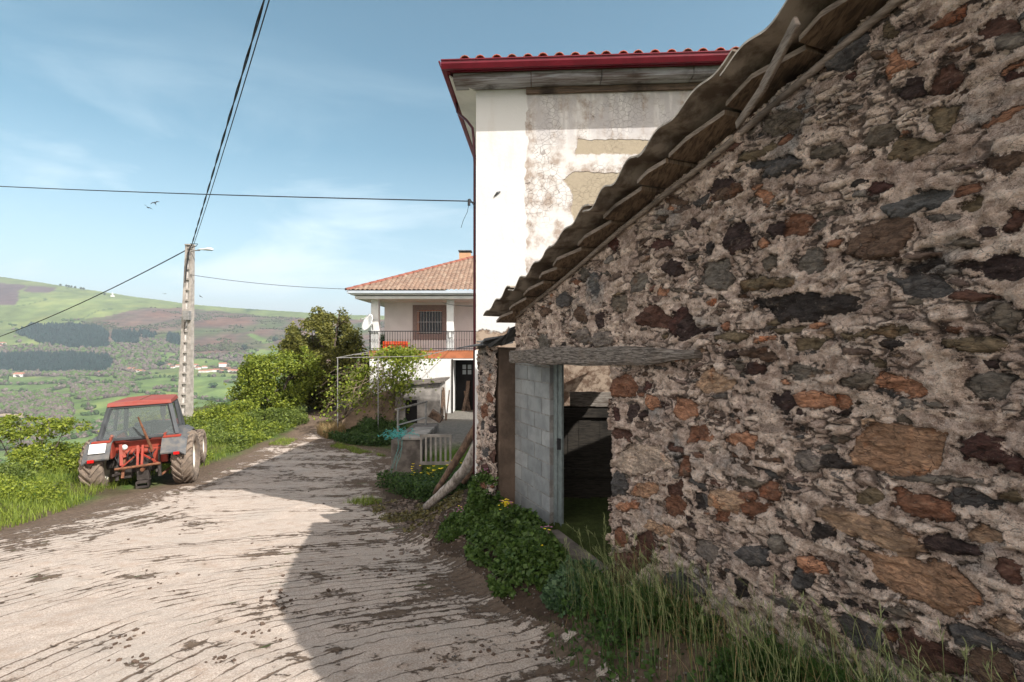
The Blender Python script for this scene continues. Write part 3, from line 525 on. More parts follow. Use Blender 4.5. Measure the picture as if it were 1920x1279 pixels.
def cells(fx, fz, seed, jx, jz):
    """anisotropic Voronoi courses: id, second-minus-first distance in metres"""
    u = (SS+jx)/fx; v = (ZZ+jz)/fz; iu = np.floor(u).astype(int); iv = np.floor(v).astype(int); d1 = np.full(SS.shape, 9.); d2 = np.full(SS.shape, 9.); idc = np.zeros(SS.shape, int)
    for a in (-2, -1, 0, 1, 2):
        for b_ in (-2, -1, 0, 1, 2):
            cu, cv = iu+a, iv+b_; h1 = TAB[(cu*7+seed) & 255, (cv*13+seed*3) & 255]; h2 = TAB[(cu*11+5) & 255, (cv*17+seed) & 255]
            d = np.hypot(u-cu-.1-.8*h1, v-cv-.1-.8*h2); n_ = d < d1; d2 = np.where(n_, d1, np.minimum(d2, d)); idc = np.where(n_, (cu*131+cv*71+seed) & 65535, idc); d1 = np.where(n_, d, d1)
    return idc, (d2-d1)*fz*.75
big = sdm.copy(); sloped = .10*SS*0
id1, e1_ = cells(.190, .052, 3, wS*1.3+.03*fbm(SS*2, ZZ*2, 2), wZ*1.3+.05*fbm(SS*1.1+3, ZZ*1.1, 2)); id2, e2_ = cells(.100, .033, 11, wS, wZ)
pick = fbm(SS*1.3+20, ZZ*1.6, 2) > .05; idc = np.where(pick, id2+7777, id1); ed_ = np.where(pick, e2_, e1_)
hsh = TAB[idc & 255, (idc >> 3) & 255]; hsh2 = TAB[(idc*5+9) & 255, (idc >> 2) & 255]; hsh3 = TAB[(idc*3+1) & 255, (idc >> 4) & 255]
pc_ = np.array([C[k_] for k_ in pool])[(hsh3*len(pool)).astype(int) % len(pool)]
expo = (hsh < .46)                       # stones left bare of mortar
csd = ed_-.007-.020*np.clip(.35-fbm(SS*2.4, ZZ*2.4, 2), 0, .7)*.5; csd = np.where(expo, csd, -.03)
free = big < -.006; new = free & (csd > big); far_ = np.minimum(csd, -big-.006)
tone_ = (1+.5*fbm(SS*10+hsh*50, ZZ*18, 3))[..., None]*(.75+.5*hsh2)[..., None]
sdm = np.where(new, far_, big); colm = np.where(new[..., None] & (far_ > -.012)[..., None], pc_*tone_, colm)
hgt = np.where(new, (hsh2-.5)*.034+.006+((SS*7+hsh*9) % 1-.5)*0, hgt)
bulge = np.clip(ed_/.02, 0, 1)**.5*.020*(hsh2-.2)*(big < 0)
ctone = np.where(big < 0, hsh2, .5); crev = np.exp(-(np.clip(ed_, 0, 1)/.0045)**2)*(fbm(SS*4+9, ZZ*4, 3) > .0)*(big < -.004)
sdm = sdm-.024*np.clip(fbm(SS*9+7, ZZ*13+3, 4)-.02, 0, 1)*2
inside = sst(-.004, .010, sdm)
mort_h = .024*fbm(SS*6, ZZ*10, 4)+.013*fbm(SS*7+.8*ZZ, ZZ*24+4*fbm(SS*1.5, ZZ*1.5, 2), 4)+.016*fbm(SS*32, ZZ*36, 3)
lump = .035*fbm(SS*1.1+4, ZZ*1.1, 3)
H = lump+(mort_h+bulge)*(1-inside)-.016*crev+(hgt+.004*fbm(SS*30, ZZ*60, 3))*inside-.012*np.exp(-(sdm/.008)**2)
def waltop(s): return np.where(s < -2.08, -.035, np.minimum(.30+.295*(s+2.08), 1.70-.2*(s-2.66)*(s > 2.66)))
je = .018*fbm(ZZ*7, ZZ*0+3, 3)
ok = (ZZ < waltop(SS)+.02) & ~((SS > -2.72+je) & (SS < 0+je*1.6) & (ZZ < -.17)) & ~((SS < -2.08) & (SS > -2.72) & (ZZ > -.17) & (ZZ < -.0) & False)
ok &= ~((SS > -2.72) & (SS < -2.08) & (ZZ > -.17))
corner = np.minimum.reduce([np.abs(SS-0)+(SS < -.0)*9+np.where(ZZ > -.17, 9, 0), np.abs(SS+3.56)]); H = H-.035*np.exp(-corner/.03)
wx_, wy_, wz_ = P0[0]+SS*D[0]-(H)*NI[0], P0[1]+SS*D[1]-H*NI[1], ZZ
keep = ok[:-1, :-1] & ok[1:, 1:] & ok[1:, :-1] & ok[:-1, 1:]
Fq = gridfaces(*SS.shape, keep=keep); used = np.unique(Fq); remap = np.full(SS.size, -1); remap[used] = np.arange(len(used))
Vw = np.stack([wx_, wy_, wz_], -1).reshape(-1, 3)[used]
wet = np.clip((-1.9-ZZ)*1.6+.4*fbm(SS*2, ZZ*2, 3), 0, 1)
wallo = pb(rawmesh('stone_wall', Vw, remap[Fq], m_rubble, smooth=True, attrs={'sd': sdm.ravel()[used], 'wet': wet.ravel()[used], 'ctone': ctone.ravel()[used], 'crev': crev.ravel()[used]}, cols=np.clip(colm, .01, 1).reshape(-1, 3)[used]))
# masonry behind the face (thickness of the wall)
def slab(name, pts, o0, o1, mat, bev=0):       # pts in (s,z), between distances o0..o1 from the wall plane
    n = len(pts); V = [W(s, o0, z) for s, z in pts]+[W(s, o1, z) for s, z in pts]
    Fc = [list(range(n)), [n+i for i in reversed(range(n))]]+[[i, n+i, n+(i+1) % n, (i+1) % n] for i in range(n)]
    b = MB(); b.add(V, Fc); return pb(b.build(name, mat, bevel=bev))
slab('wall_core', [(.015, -2.9), (.015, -.16), (-2.07, -.16), (-2.07, .29), (2.66, 1.69), (4.6, 1.32), (4.6, -2.9)], -.06, -.50, m_render)
pill = slab('pillar_core', [(-3.53, -2.9), (-2.725, -2.9), (-2.725, -.05), (-3.53, -.05)], -.045, -.50, m_render, .02)
# lintel
b = MB(); n_ = 26; prof = []
for i in range(n_+1):
    s = -2.12+3.22*i/n_; top = np.interp(s, [-2.12, -1.5, -.6, .3, 1.1], [-.09, -.055, -.03, -.025, -.035])+.008*math.sin(s*5); bot = np.interp(s, [-2.12, -1.2, 0, .6, 1.1], [-.235, -.225, -.19, -.155, -.10])+.007*math.sin(s*7+1)
    prof.append((s, top, bot, .06+.012*math.sin(s*3)))
V = []
for (s, t, bt, o) in prof: V += [W(s, o-.012, t), W(s, o, t-.03), W(s, o, bt+.025), W(s, o-.015, bt), W(s, -.34, bt), W(s, -.34, t)]
Fc = []
for i in range(n_):
    for k in range(6): Fc.append([i*6+k, i*6+(k+1) % 6, (i+1)*6+(k+1) % 6, (i+1)*6+k])
Fc += [[5, 4, 3, 2, 1, 0], [n_*6+k for k in range(6)]]; b.add(V, Fc); pb(b.build('lintel', m_beam))
# concrete block infill, recessed; courses of separate blocks in one part
bm_ = MB(); bid = []
def blk(s0, s1, z0, z1, o0, o1):
    P = [W(s0, o0, z0), W(s1, o0, z0), W(s1, o1, z0), W(s0, o1, z0), W(s0, o0, z1), W(s1, o0, z1), W(s1, o1, z1), W(s0, o1, z1)]
    bm_.add(P, [(3, 2, 1, 0), (4, 5, 6, 7), (0, 1, 5, 4), (1, 2, 6, 5), (2, 3, 7, 6), (3, 0, 4, 7)]); bid.extend([random.random()]*8)
z = -2.42; row = 0
while z < -.25:
    z1 = min(z+.186, -.20); s = -2.72-(.21 if row % 2 else 0)
    while s < -1.68:
        a = max(s, -2.72); e_ = min(s+.41, -1.67)
        if e_-a > .02: blk(a+.004, e_-(.004 if e_ < -1.671 else 0), z+.004, z1-.004, -.28+random.uniform(-.002, .002), -.40)
        s += .42
    z += .195; row += 1
o = rawmesh('block_infill', np.array(bm_.v), bm_.f, m_block, attrs={'bid': bid}); pb(o); o.modifiers.new('b', 'BEVEL').width = .003
slab('mortar_bed', [(-2.72, -2.42), (-1.675, -2.42), (-1.675, -.2), (-2.72, -.2)], -.287, -.393, m_mortar)
b = MB()
for (s0, o0, w_) in ((-1.62, -.30, .05),):
    for dz in (0,): b.bar(W(s0, o0-.05, -2.4), W(s0, o0-.05, -.2), .045, .09, up=(*D, 0))
b.bar(W(-1.55, -.36, -2.4), W(-1.55, -.36, -.2), .03, .12, up=(*D, 0)); fr_ = pb(b.build('door_frame', m_metalgrey, bevel=.004))
b = MB(); b.box(W(-1.53, -.33, -1.18), (.05, .03, .13)); b.tube([W(-1.50, -.30, -1.12), W(-1.46, -.27, -1.13), W(-1.45, -.27, -1.2)], .009, 6); ht = b.build('latch', m_black); ht.parent = fr_
# inner partition, out of view, added to keep the barn interior dark
slab('shading_partition', [(-.05, -2.4), (.0, -2.4), (.0, 1.0), (-.05, .9)], -.52, -3.4, m_render)
b = MB(); b.bar(W(-3.0, -.5, -2.2), W(-3.0, -3.6, -2.2), .1, .1)
# boarded gate inside, seen through the gap
def plank_gate():
    t = empty('plank_gate', (1.0, 7.1, -2.12)); tag(t, 'dark boarded wooden gate standing inside the barn doorway below a sunlit stone wall', 'gate')
    b = MB(); x = .35
    while x < 2.1:
        w_ = random.uniform(.12, .17); b.box((x+w_/2-1.0, random.uniform(-.006, .006), .63), (w_+.004, .03+random.uniform(0, .012), 1.27+random.uniform(-.02, .02))); x += w_
    b.build('boards', m_darkwood, t)
    b = MB(); b.box((.3, -.03, 1.17), (1.9, .05, .12)); b.box((.3, -.03, .35), (1.9, .05, .11)); b.build('crosspiece', m_darkwood, t)
    b = MB(); x = -.2
    while x < 1.0:
        w_ = random.uniform(.10, .15); b.box((x+w_/2, -.05+random.uniform(0, .01), 1.34+random.uniform(0, .03)), (w_+.003, .03, .2)); x += w_
    b.build('board_tops', m_oldwood, t)
plank_gate()
# ---- roof: boards, corrugated sheets, loose rafter
def zr(s): return .345+.305*(s+2.29) if s < 2.65 else .345+.305*4.94-.28*(s-2.65)
edges = [-2.34, -1.55, -.62, .12, .86, 1.62, 2.66]
for i in range(len(edges)-1):
    s0, s1 = edges[i]-.05, edges[i+1]+.05; n_ = int((s1-s0)/.014); ns = 8; off = random.uniform(-.02, .03); lift = random.uniform(-.01, .014)
    V = []; 
    for j, o in enumerate(np.linspace(.30+off, -2.2, ns)):
        for k in range(n_+1):
            s = s0+(s1-s0)*k/n_; zz = zr(s)+(.025+.008*math.sin(s*3.3))*math.sin(2*math.pi*s/.335+.6+.5*math.sin(s*1.7))+lift+.03*max(0, o)*math.sin(s*2.1)+(k/n_-.5)*.03+.052; V.append(W(s, o, zz))
    nv = len(V); V += [v-Vector((0, 0, .013)) for v in V]
    Fc = []
    for j in range(ns-1):
        for k in range(n_): a = j*(n_+1)+k; Fc += [[a, a+1, a+n_+2, a+n_+1], [nv+a, nv+a+n_+1, nv+a+n_+2, nv+a+1]]
    for k in range(n_): Fc.append([k, nv+k, nv+k+1, k+1])
    for j in range(ns-1): a = j*(n_+1); b2 = a+n_; Fc += [[a, a+n_+1, nv+a+n_+1, nv+a], [b2, nv+b2, nv+b2+n_+1, b2+n_+1]]
    b = MB(); b.add(V, Fc); nf = (ns-1)*n_*2; b.m = [1 if nf <= q_ < nf+n_ else 0 for q_ in range(len(Fc))]; o = b.build('corrugated_sheet', [m_sheet, m_sheetedge], smooth=False); pb(o)
# beyond the ridge
b = MB(); V = []; n_ = 120
for o in (.3, -2.6):
    for k in range(n_+1):
        s = 2.6+2.2*k/n_; V.append(W(s, o, zr(s)+.042*math.sin(2*math.pi*s/.335+.6)+.05))
nv = len(V); V += [v-Vector((0, 0, .013)) for v in V]
Fc = []
for k in range(n_): Fc += [[k, k+1, k+n_+2, k+n_+1], [nv+k, nv+k+n_+1, nv+k+n_+2, nv+k+1], [k, nv+k, nv+k+1, k+1]]
b.add(V, Fc); pb(b.build('corrugated_sheet', m_sheet))
bs = -2.25; i = 0
while bs < 2.6:
    wd = random.choice([.30, .36, .42, .48]); s0, s1 = bs, min(bs+wd-.015, 2.62); o_ = .20+random.uniform(-.035, .03); drop = random.uniform(.055, .085); th_ = .032; tw = random.uniform(.01, .045)
    def zb(s, o): return zr(s)-drop+.018+(s-(s0+s1)/2)*(-.06)-tw*max(0, o)*.6
    cut = random.uniform(.04, .12); outer = [(s0, o_-cut*.3), (s0+(s1-s0)*random.uniform(.25, .5), o_), (s1, o_-cut)]
    pts = [(s0, -2.1)]+outer+[(s1, -2.1)]; V = [W(s, o, zb(s, o)) for s, o in pts]+[W(s, o, zb(s, o)-th_) for s, o in pts]; n_ = len(pts)
    b = MB(); b.add(V, [list(range(n_)), [n_+k for k in reversed(range(n_))]]+[[k, n_+k, n_+(k+1) % n_, (k+1) % n_] for k in range(n_)]); b.m = [0, 0]+[0]+[1]*(n_-3)+[0, 0]; b.m = (b.m+[0]*9)[:len(b.f)]; pb(b.build('roof_board', [m_board, m_boardend], bevel=.003))
    bs += wd; i += 1
# wall plate: rough log under the boards and a pole rafter lying over the verge
b = MB(); b.tube([W(s, .012, zr(s)-.105-.022*(s+2)+.01*math.sin(s*3+1)) for s in np.linspace(-2.0, 2.6, 24)], .022, 7); pb(b.build('verge_pole', m_boardend, smooth=True))
b = MB(); p = A(1382, 236, 2.98); q = A(1478, 72, 2.40); mid_ = (p+q)/2+Vector((.012, 0, -.012)); upv = Vector((*(-NI), 0)); q3 = q+(q-mid_)*.3; b.bar(p, mid_, .050, .022, up=upv); b.bar(mid_, q3, .058, .022, up=upv); pb(b.build('loose_rafter', m_boardend, bevel=.007))
# slates lying on the gate pillar
b = MB()
for (s, o, z, w1, w2, rz, rx, ry) in ((-3.15, .02, .0, .80, .50, .2, .12, -.10), (-2.85, -.05, .035, .62, .46, -.1, .2, -.22), (-2.55, -.12, .085, .42, .42, .5, .1, -.42), (-2.42, -.2, .16, .34, .40, .1, .35, -.6), (-3.3, -.2, .03, .4, .5, .8, 0, .1)):
    b.box(W(s, o, z), (w1, w2, .028), Matrix.Rotation(rz+R(-67), 3, 'Z') @ Matrix.Rotation(rx, 3, 'X') @ Matrix.Rotation(ry, 3, 'Y'), jit=.02)
pb(b.build('slate_capping', m_slate, bevel=.006))
# threshold stone
b = MB(); b.box(W(-.75, .0, g(.5, 5.0)-.03), (.42, 1.2, .14), Matrix.Rotation(R(23), 3, 'Z'), jit=.02); pb(b.build('threshold', m_darkconc, bevel=.02))

# ------------------------------------------------------------------ tall plastered house with the red gutter
th_b = R(-3.2); MBt = Matrix.Translation((-.575, 8.2, 0)) @ Matrix.Rotation(th_b, 4, 'Z')
tall = empty('plastered_house', (-.575, 8.2, 0), th_b)
tag(tall, 'tall white house of cracked peeling plaster with a red gutter, behind the stone barn', 'house')
TOPZ = 4.07; LX = 8.0
xs = np.arange(0, LX+.01, .025); zs = np.arange(-2.9, TOPZ, .025); XX, ZB = np.meshgrid(xs, zs)
Mi = MBt.inverted()
def px2front(px, py):      # photo measure -> coordinates on this front
    d = Vector(((px-CX)/F, 1, (CY-py)/F)); o = Mi @ Vector((0, 0, 0)); dd_ = Mi.to_3x3() @ d; t = -o.y/dd_.y; p = o+dd_*t; return (p.x, p.z)
old = XX-px2front(988, 300)[0]+.05*fbm(ZB*3, ZB*0, 4)+.05*fbm(XX*6, ZB*8, 3)
patch = np.full(XX.shape, -1.)
for poly in ([(1085, 262), (1240, 263), (1300, 266), (1300, 290), (1078, 289)], [(1055, 338), (1075, 323), (1130, 326), (1250, 320), (1250, 480), (1090, 470), (1072, 400), (1074, 365)]): patch = np.maximum(patch, polysd(XX, ZB, [px2front(*p) for p in poly]))
bare = np.minimum(.5, (.28-ZB)*.8)-.05
top = sst(2.9, 3.5, ZB)*(XX > px2front(988, 300)[0])
rawmesh('front_wall', np.stack([XX, XX*0, ZB], -1).reshape(-1, 3), gridfaces(*XX.shape), m_plaster, tall, attrs={'old': old.ravel(), 'patch': patch.ravel(), 'bare': bare.ravel(), 'top': top.ravel()})
b = MB(); b.bbox((0.0, .012, -3.4), (LX, 9.5, TOPZ)); b.build('side_walls', m_white, tall)
b = MB(); b.bbox((-.012, -.05, -2.55), (.10, .0, -.10)); b.build('corner_plaster', m_white, tall)
OV = .44
b = MB()   # wooden wall plate / fascia boards
x = -.32
while x < LX:
    w_ = random.uniform(1.0, 1.5); b.bbox((x, -.30-random.uniform(0, .01), 4.065), (min(x+w_-.008, LX), .0, 4.185)); x += w_
b.build('fascia_boards', wood('painted_fascia', (.36, .37, .40), (.10, .075, .065), (.35, 3, 6), 4), tall, bevel=.008)
b = MB(); b.bbox((.8, -.06, 3.965), (LX, -.003, 4.062)); b.build('wall_beam', wood('beam_dark', (.17, .12, .09), (.07, .05, .04), (.5, 3, 6), 5), tall, bevel=.008)
b = MB(); b.add([(-OV+.06, -.30, 4.13), (0, -.0, 4.04), (0, 9.5, 4.04), (-OV+.06, 9.9, 4.13), (-OV+.06, -.30, 4.16), (0, 0, 4.08), (0, 9.5, 4.08), (-OV+.06, 9.9, 4.16)], [(0, 1, 2, 3), (7, 6, 5, 4), (0, 3, 7, 4), (0, 4, 5, 1)]); b.build('soffit', m_white, tall)
def gutter(p, q, name='gutter'):
    p = Vector(p); q = Vector(q); d = (q-p).normalized(); out = d.cross(Vector((0, 0, 1))).normalized()
    prof = [(-.055, .055), (-.055, -.01), (-.03, -.05), (.03, -.055), (.05, -.015), (.062, .01), (.062, .055), (.076, .055), (.076, .07), (.05, .07), (.045, -.0), (.02, -.035), (-.025, -.035), (-.043, 0), (-.043, .055)]
    V = [p+out*u+Vector((0, 0, v)) for u, v in prof]+[q+out*u+Vector((0, 0, v)) for u, v in prof]; n = len(prof); b.add(V, [[i, (i+1) % n, n+(i+1) % n, n+i] for i in range(n)]+[list(range(n))[::-1], [n+i for i in range(n)]])
b = MB(); gutter((-OV-.03, -OV, 4.22), (LX, -OV, 4.22)); gu = b.build('gutter', m_gutter, tall)
b = MB(); gutter((-OV, 9.9, 4.22), (-OV, -OV-.03, 4.22)); b.build('gutter', m_gutter, tall)
b = MB(); b.bbox((-OV+.05, -OV+.055, 4.165), (LX, -OV+.075, 4.27)); b.bbox((-OV+.055, -OV+.05, 4.165), (-OV+.075, 9.9, 4.27)); b.build('fascia', m_gutter, tall)
b = MB(); b.tube([(-OV+.02, .65, 4.17), (-OV+.03, .65, 4.02), (-.2, .30, 3.72), (-.07, .10, 3.5), (-.045, .05, 3.3), (-.03, .05, 2.9), (-.028, .0, -2.6)], .021, 10); b.build('downpipe', simple('maroon_pipe', (.06, .010, .016), .5, .25, 5, 0), tall, smooth=True)
# roof of round clay tiles: two slopes seen at the eaves, hipped
b = MB(); sl2 = .34; ww = LX
b.add([(-OV, -OV, 4.25), (LX, -OV, 4.25), (LX, 4.7, 4.25+5.14*sl2), (4.7, 4.7, 4.25+5.14*sl2), (-OV, 9.9, 4.25), (LX, 9.9, 4.25)], [(0, 1, 2, 3), (0, 3, 4), (3, 2, 5, 4)]); rf = b.build('roof', m_tile, tall)
b = MB()
def halftile(p, d, L, r=.085, up=None):
    d = Vector(d).normalized(); sd_ = d.cross(Vector((0, 0, 1))).normalized(); u = sd_.cross(d); V = []
    for t, rr_ in ((0, r), (L, r*.86)):
        for rad in (rr_, rr_-.014):
            for k in range(7): a = math.pi*k/6; V.append(Vector(p)+d*t+sd_*math.cos(a)*rad+u*math.sin(a)*rad)
    Fc = []
    for k in range(6): Fc += [[k, k+1, 14+k+1, 14+k], [7+k+1, 7+k, 21+k, 21+k+1], [k, 7+k, 7+k+1, k+1]]
    b.add(V, Fc)
x = -OV+.1
while x < LX:
    for j in range(3):
      if j*.38+.30 < x+OV+.12: halftile((x+random.uniform(-.01, .01), -OV-.04+j*.38, 4.262+j*.38*sl2+random.uniform(0, .008)), (0, 1, sl2), .42)
    x += .235
y = -OV+.1
while y < 9.6:
    for j in range(2):
      if j*.38+.42 < y+OV+.12: halftile((-OV-.04+j*.38, y, 4.262+j*.38*sl2), (1, 0, sl2), .42)
    y += .235
t_ = .95
while t_ < 4.6: halftile((-OV-.03+t_, -OV-.03+t_, 4.225+t_*sl2), (1, 1, sl2), .48, .085); t_ += .29
o = b.build('roof_tiles', m_tile, tall, smooth=True)
# wire bracket
b = MB(); b.cyl((-.02, .01, 2.27), (-.13, -.03, 2.27), .012, 6); b.cyl((-.11, -.03, 2.31), (-.11, -.03, 2.21), .022, 8); b.cyl((-.02, .01, 2.20), (-.10, -.03, 2.32), .008, 6)
b.tube([(-.11, -.03, 2.24), (-.14, -.03, 2.1), (-.2, -.03, 1.98), (-.24, -.02, 1.86)], .004, 5); b.build('wire_bracket', m_black, tall)
q = px2front(933, 364); b = MB(); b.tube([(q[0]-.05, -.012, q[1]-.035), (q[0], -.03, q[1]+.012), (q[0]+.045, -.012, q[1]+.035)], [.008, .02, .01], 6); b.build('wall_hook', m_slate, tall)

# ------------------------------------------------------------------ farmhouse with balcony
HX, HY = -6.95, 25.0
fh = empty('balcony_house', (HX, HY, -3.4)); tag(fh, 'white two-storey house with brown tiled hip roof and iron balcony, beyond the vine trellis', 'house')
def hb(name, boxes, mat, par=fh, bev=0, sm=False):
    b = MB()
    for q in boxes: b.bbox(q[0], q[1])
    o = b.build(name, mat, par, bevel=bev); return o
# local: x right from left corner, y back, z up from yard (-3.4)
gz = 3.4
hb('lower_wall', [((0, 0, -.4), (4.05, 8, 2.7)), ((5.3, 0, -.4), (11, 8, 2.7)), ((4.05, 1.2, -.4), (5.3, 8, 2.7)), ((4.05, 0, 2.62), (5.3, 1.2, 2.7))], m_white)
hb('balcony_slab', [((-.02, -.02, 2.70), (11, 1.5, 3.08))], m_terra)
hb('upper_wall', [((.35, 1.5, 3.08), (11, 8, 5.56))], m_pinkwall)
hb('column', [((.06, .02, 3.08), (.42, .36, 5.56))], m_white); hb('column', [((3.76, .02, 3.08), (4.10, .36, 5.56))], m_white); hb('column', [((7.6, .02, 3.08), (7.94, .36, 5.56))], m_white)
hb('eaves', [((-.55, -.55, 5.56), (11, 8.5, 5.70)), ((-.72, -.72, 5.74), (11, 8.7, 5.86))], m_white)
hb('roof_gutter', [((-.85, -.85, 5.80), (11, -.73, 5.92)), ((-.85, -.73, 5.80), (-.73, 8.7, 5.92))], simple('pale_gutter', (.42, .47, .52), .5, .1, 3, 0))
# roof surface with tile relief
def tileroof(name, P, U, Vd, nu, nv, wid, mask=None):
    """P corner, U along the eave, Vd up the slope"""
    U = Vector(U); Vd = Vector(Vd); nrm = U.cross(Vd).normalized(); u = np.linspace(0, U.length, nu); v = np.linspace(0, Vd.length, nv); A_, B_ = np.meshgrid(u, v)
    Un = U.normalized(); Vn = Vd.normalized(); row_ = np.floor(B_/.30); ph_ = A_/.22
    h = .045*np.abs(np.sin(math.pi*ph_))+.03*(1-(B_/.30-row_))+.02
    Pp = np.array(P)[None, None]+A_[..., None]*np.array(Un)+B_[..., None]*np.array(Vn)+h[..., None]*np.array(nrm)
    kp = np.ones((nv-1, nu-1), bool) if mask is None else mask(A_, B_)[:-1, :-1]
    return rawmesh(name, Pp.reshape(-1, 3), gridfaces(nv, nu, keep=kp), m_tileb, fh)
rs = .446; ez = 5.90
tileroof('roof', (-.85, -.85, ez), (12, 0, 0), (0, 6.4, 6.4*rs), 620, 230, .25, lambda a, b_: a > b_*(6.4/math.hypot(6.4, 6.4*rs))-.02)
tileroof('roof', (-.85, 12, ez), (0, -12.85, 0), (6.4, 0, 6.4*rs), 300, 100, .25, lambda a, b_: (12.85-a) > b_*(6.4/math.hypot(6.4, 6.4*rs))-.02)
b = MB(); t_ = 0
while t_ < 6.3: halftile((-.87+t_, -.87+t_, ez+.03+t_*rs), (1, 1, rs), .46, .115); t_ += .29
b.build('hip_tiles', m_tiler, fh, smooth=True)
n = N('chimney_brick'); br = n.t.nodes.new('ShaderNodeTexBrick'); br.inputs['Scale'].default_value = 5; br.inputs['Color1'].default_value = (.5, .26, .12, 1); br.inputs['Color2'].default_value = (.42, .22, .11, 1); br.inputs['Mortar'].default_value = (.4, .36, .3, 1)
mpp = n.t.nodes.new('ShaderNodeMapping'); mpp.inputs['Rotation'].default_value = (R(90), 0, 0); n.t.links.new(n.co.outputs['Object'], mpp.inputs[0]); n.t.links.new(mpp.outputs[0], br.inputs[0]); n.set('Base Color', br.outputs[0]); n.set('Roughness', .9)
ch = hb('chimney', [((3.75, 6.0, 7.0), (4.45, 6.6, 8.92))], n.m); hb('chimney_cap', [((3.70, 5.95, 9.02), (4.50, 6.65, 9.08)), ((3.78, 6.02, 8.921), (3.84, 6.08, 9.02)), ((4.36, 6.02, 8.921), (4.42, 6.08, 9.02))], m_slate, ch)
# window on the porch wall, at Y=26.5
def hx(px, Y): return (px-CX)/F*Y-HX
def hz(py, Y): return (CY-py)/F*Y+3.4
yw = HY+1.5; wx0, wx1, wz0, wz1 = hx(783, yw), hx(829, yw), hz(626, yw), hz(582, yw)
sx0, sx1, sz0, sz1 = hx(774, yw), hx(837, yw), hz(637, yw), hz(572, yw)
wn_ = hb('window', [((sx0, 1.46, sz0), (wx0, 1.498, sz1)), ((wx1, 1.46, sz0), (sx1, 1.498, sz1)), ((wx0, 1.46, wz1), (wx1, 1.498, sz1)), ((wx0, 1.46, sz0), (wx1, 1.498, wz0))], simple('mauve_granite', (.27, .20, .185), .8, .2, 14, 0))
hb('pane', [((wx0, 1.478, wz0), (wx1, 1.49, wz1))], simple('window_glass', (.02, .022, .025), .12, .1, 3, 0), wn_)
b = MB()
for i in range(9): x = wx0+.05+(wx1-wx0-.1)*i/8; b.cyl((x, 1.40, wz0+.02), (x, 1.40, wz1-.02), .013, 6)
for z in (wz0+.06, (wz0+wz1)/2, wz1-.06): b.bbox((wx0, 1.393, z-.012), (wx1, 1.407, z+.012))
b.build('window_bars', simple('pale_bars', (.45, .45, .44), .6, .1, 5, 0), wn_)
b = MB(); b.bbox((wx0, 1.44, wz0), (wx0+.09, 1.474, wz1)); b.bbox((wx0, 1.44, wz1-.05), (wx1, 1.474, wz1)); b.build('frame', m_terra, wn_)
# railing
b = MB(); b.bbox((-.03, -.06, 4.0), (11, -.02, 4.04)); b.bbox((-.03, -.05, 3.16), (11, -.03, 3.19)); b.bbox((-.06, -.05, 4.0), (-.02, 1.5, 4.04)); b.bbox((-.05, -.05, 3.16), (-.03, 1.5, 3.19))
x = 0
while x < 8: b.bbox((x-.009, -.049, 3.06), (x+.009, -.031, 4.0)); b.box((x, -.04, 3.6), (.035, .035, .06)); x += .125
y = .1
while y < 1.5: b.bbox((-.049, y-.009, 3.06), (-.031, y+.009, 4.0)); y += .125
b.build('balcony_railing', m_black, fh)
# porch lamp, dish, garage
b = MB(); b.bbox((3.84, -.03, 3.72), (4.02, .018, 3.98)); b.build('meter_box', m_white, fh)
b = MB(); c = Vector((.02, -.30, 4.42)); ax = Vector((-.62, -.70, .38)).normalized(); a_ = ax.cross(Vector((0, 0, 1))).normalized(); b_ = ax.cross(a_)
V = []; nr_ = 5; na = 28
for r_i in range(nr_+1):
    r_ = .40*r_i/nr_
    for k in range(na): t = 2*math.pi*k/na; V.append(c+(a_*math.cos(t)+b_*math.sin(t)*1.08)*r_+ax*(.5*r_*r_))
Fc = [[i*na+k, i*na+(k+1) % na, (i+1)*na+(k+1) % na, (i+1)*na+k] for i in range(nr_) for k in range(na)]
nv = len(V); V += [v-ax*.012 for v in V]; Fc += [[nv+q for q in reversed(f)] for f in Fc]+[[nr_*na+k, nr_*na+(k+1) % na, nv+nr_*na+(k+1) % na, nv+nr_*na+k] for k in range(na)]
b.add(V, Fc); dish = b.build('satellite_dish', simple('dish_paint', (.80, .80, .79), .4, .05, 3, 0), fh, smooth=True)
b = MB(); b.tube([c-ax*.02, Vector((.15, -.02, 4.35)), Vector((.16, .02, 4.1))], .02, 6); b.tube([c-b_*.4, c+ax*.42], .012, 6); b.box(c+ax*.44, (.06, .06, .09)); b.build('dish_arm', m_galv, dish)
gd = hb('garage_recess', [((4.07, 1.19, -.05), (5.28, 1.197, 2.61))], m_void)
b = MB()
for i in range(2):
    for j in range(2): b.bbox((4.42+.27*i, 1.17, 1.85+.27*j), (4.60+.27*i, 1.188, 2.07+.27*j))
b.build('door_panes', simple('dim_glass', (.30, .33, .33), .2, .1, 3, 0), gd)
hb('garage_jamb', [((4.0, -.03, -.05), (4.07, .05, 2.66))], m_darkwood)
# wood leaning in the garage
t = empty('leaning_boards', (-2.45, 25.3, -3.38)); tag(t, 'old boards leaning inside the dark garage doorway', 'boards')
for (x, y, h_, lean) in ((0, .3, 1.25, .25), (.3, .35, 1.0, -.2), (.12, .5, 1.5, .1)):
    b = MB(); b.bar((x, y, 0), (x+lean, y+.3, h_), .2, .03); b.build('board', m_logdark, t)

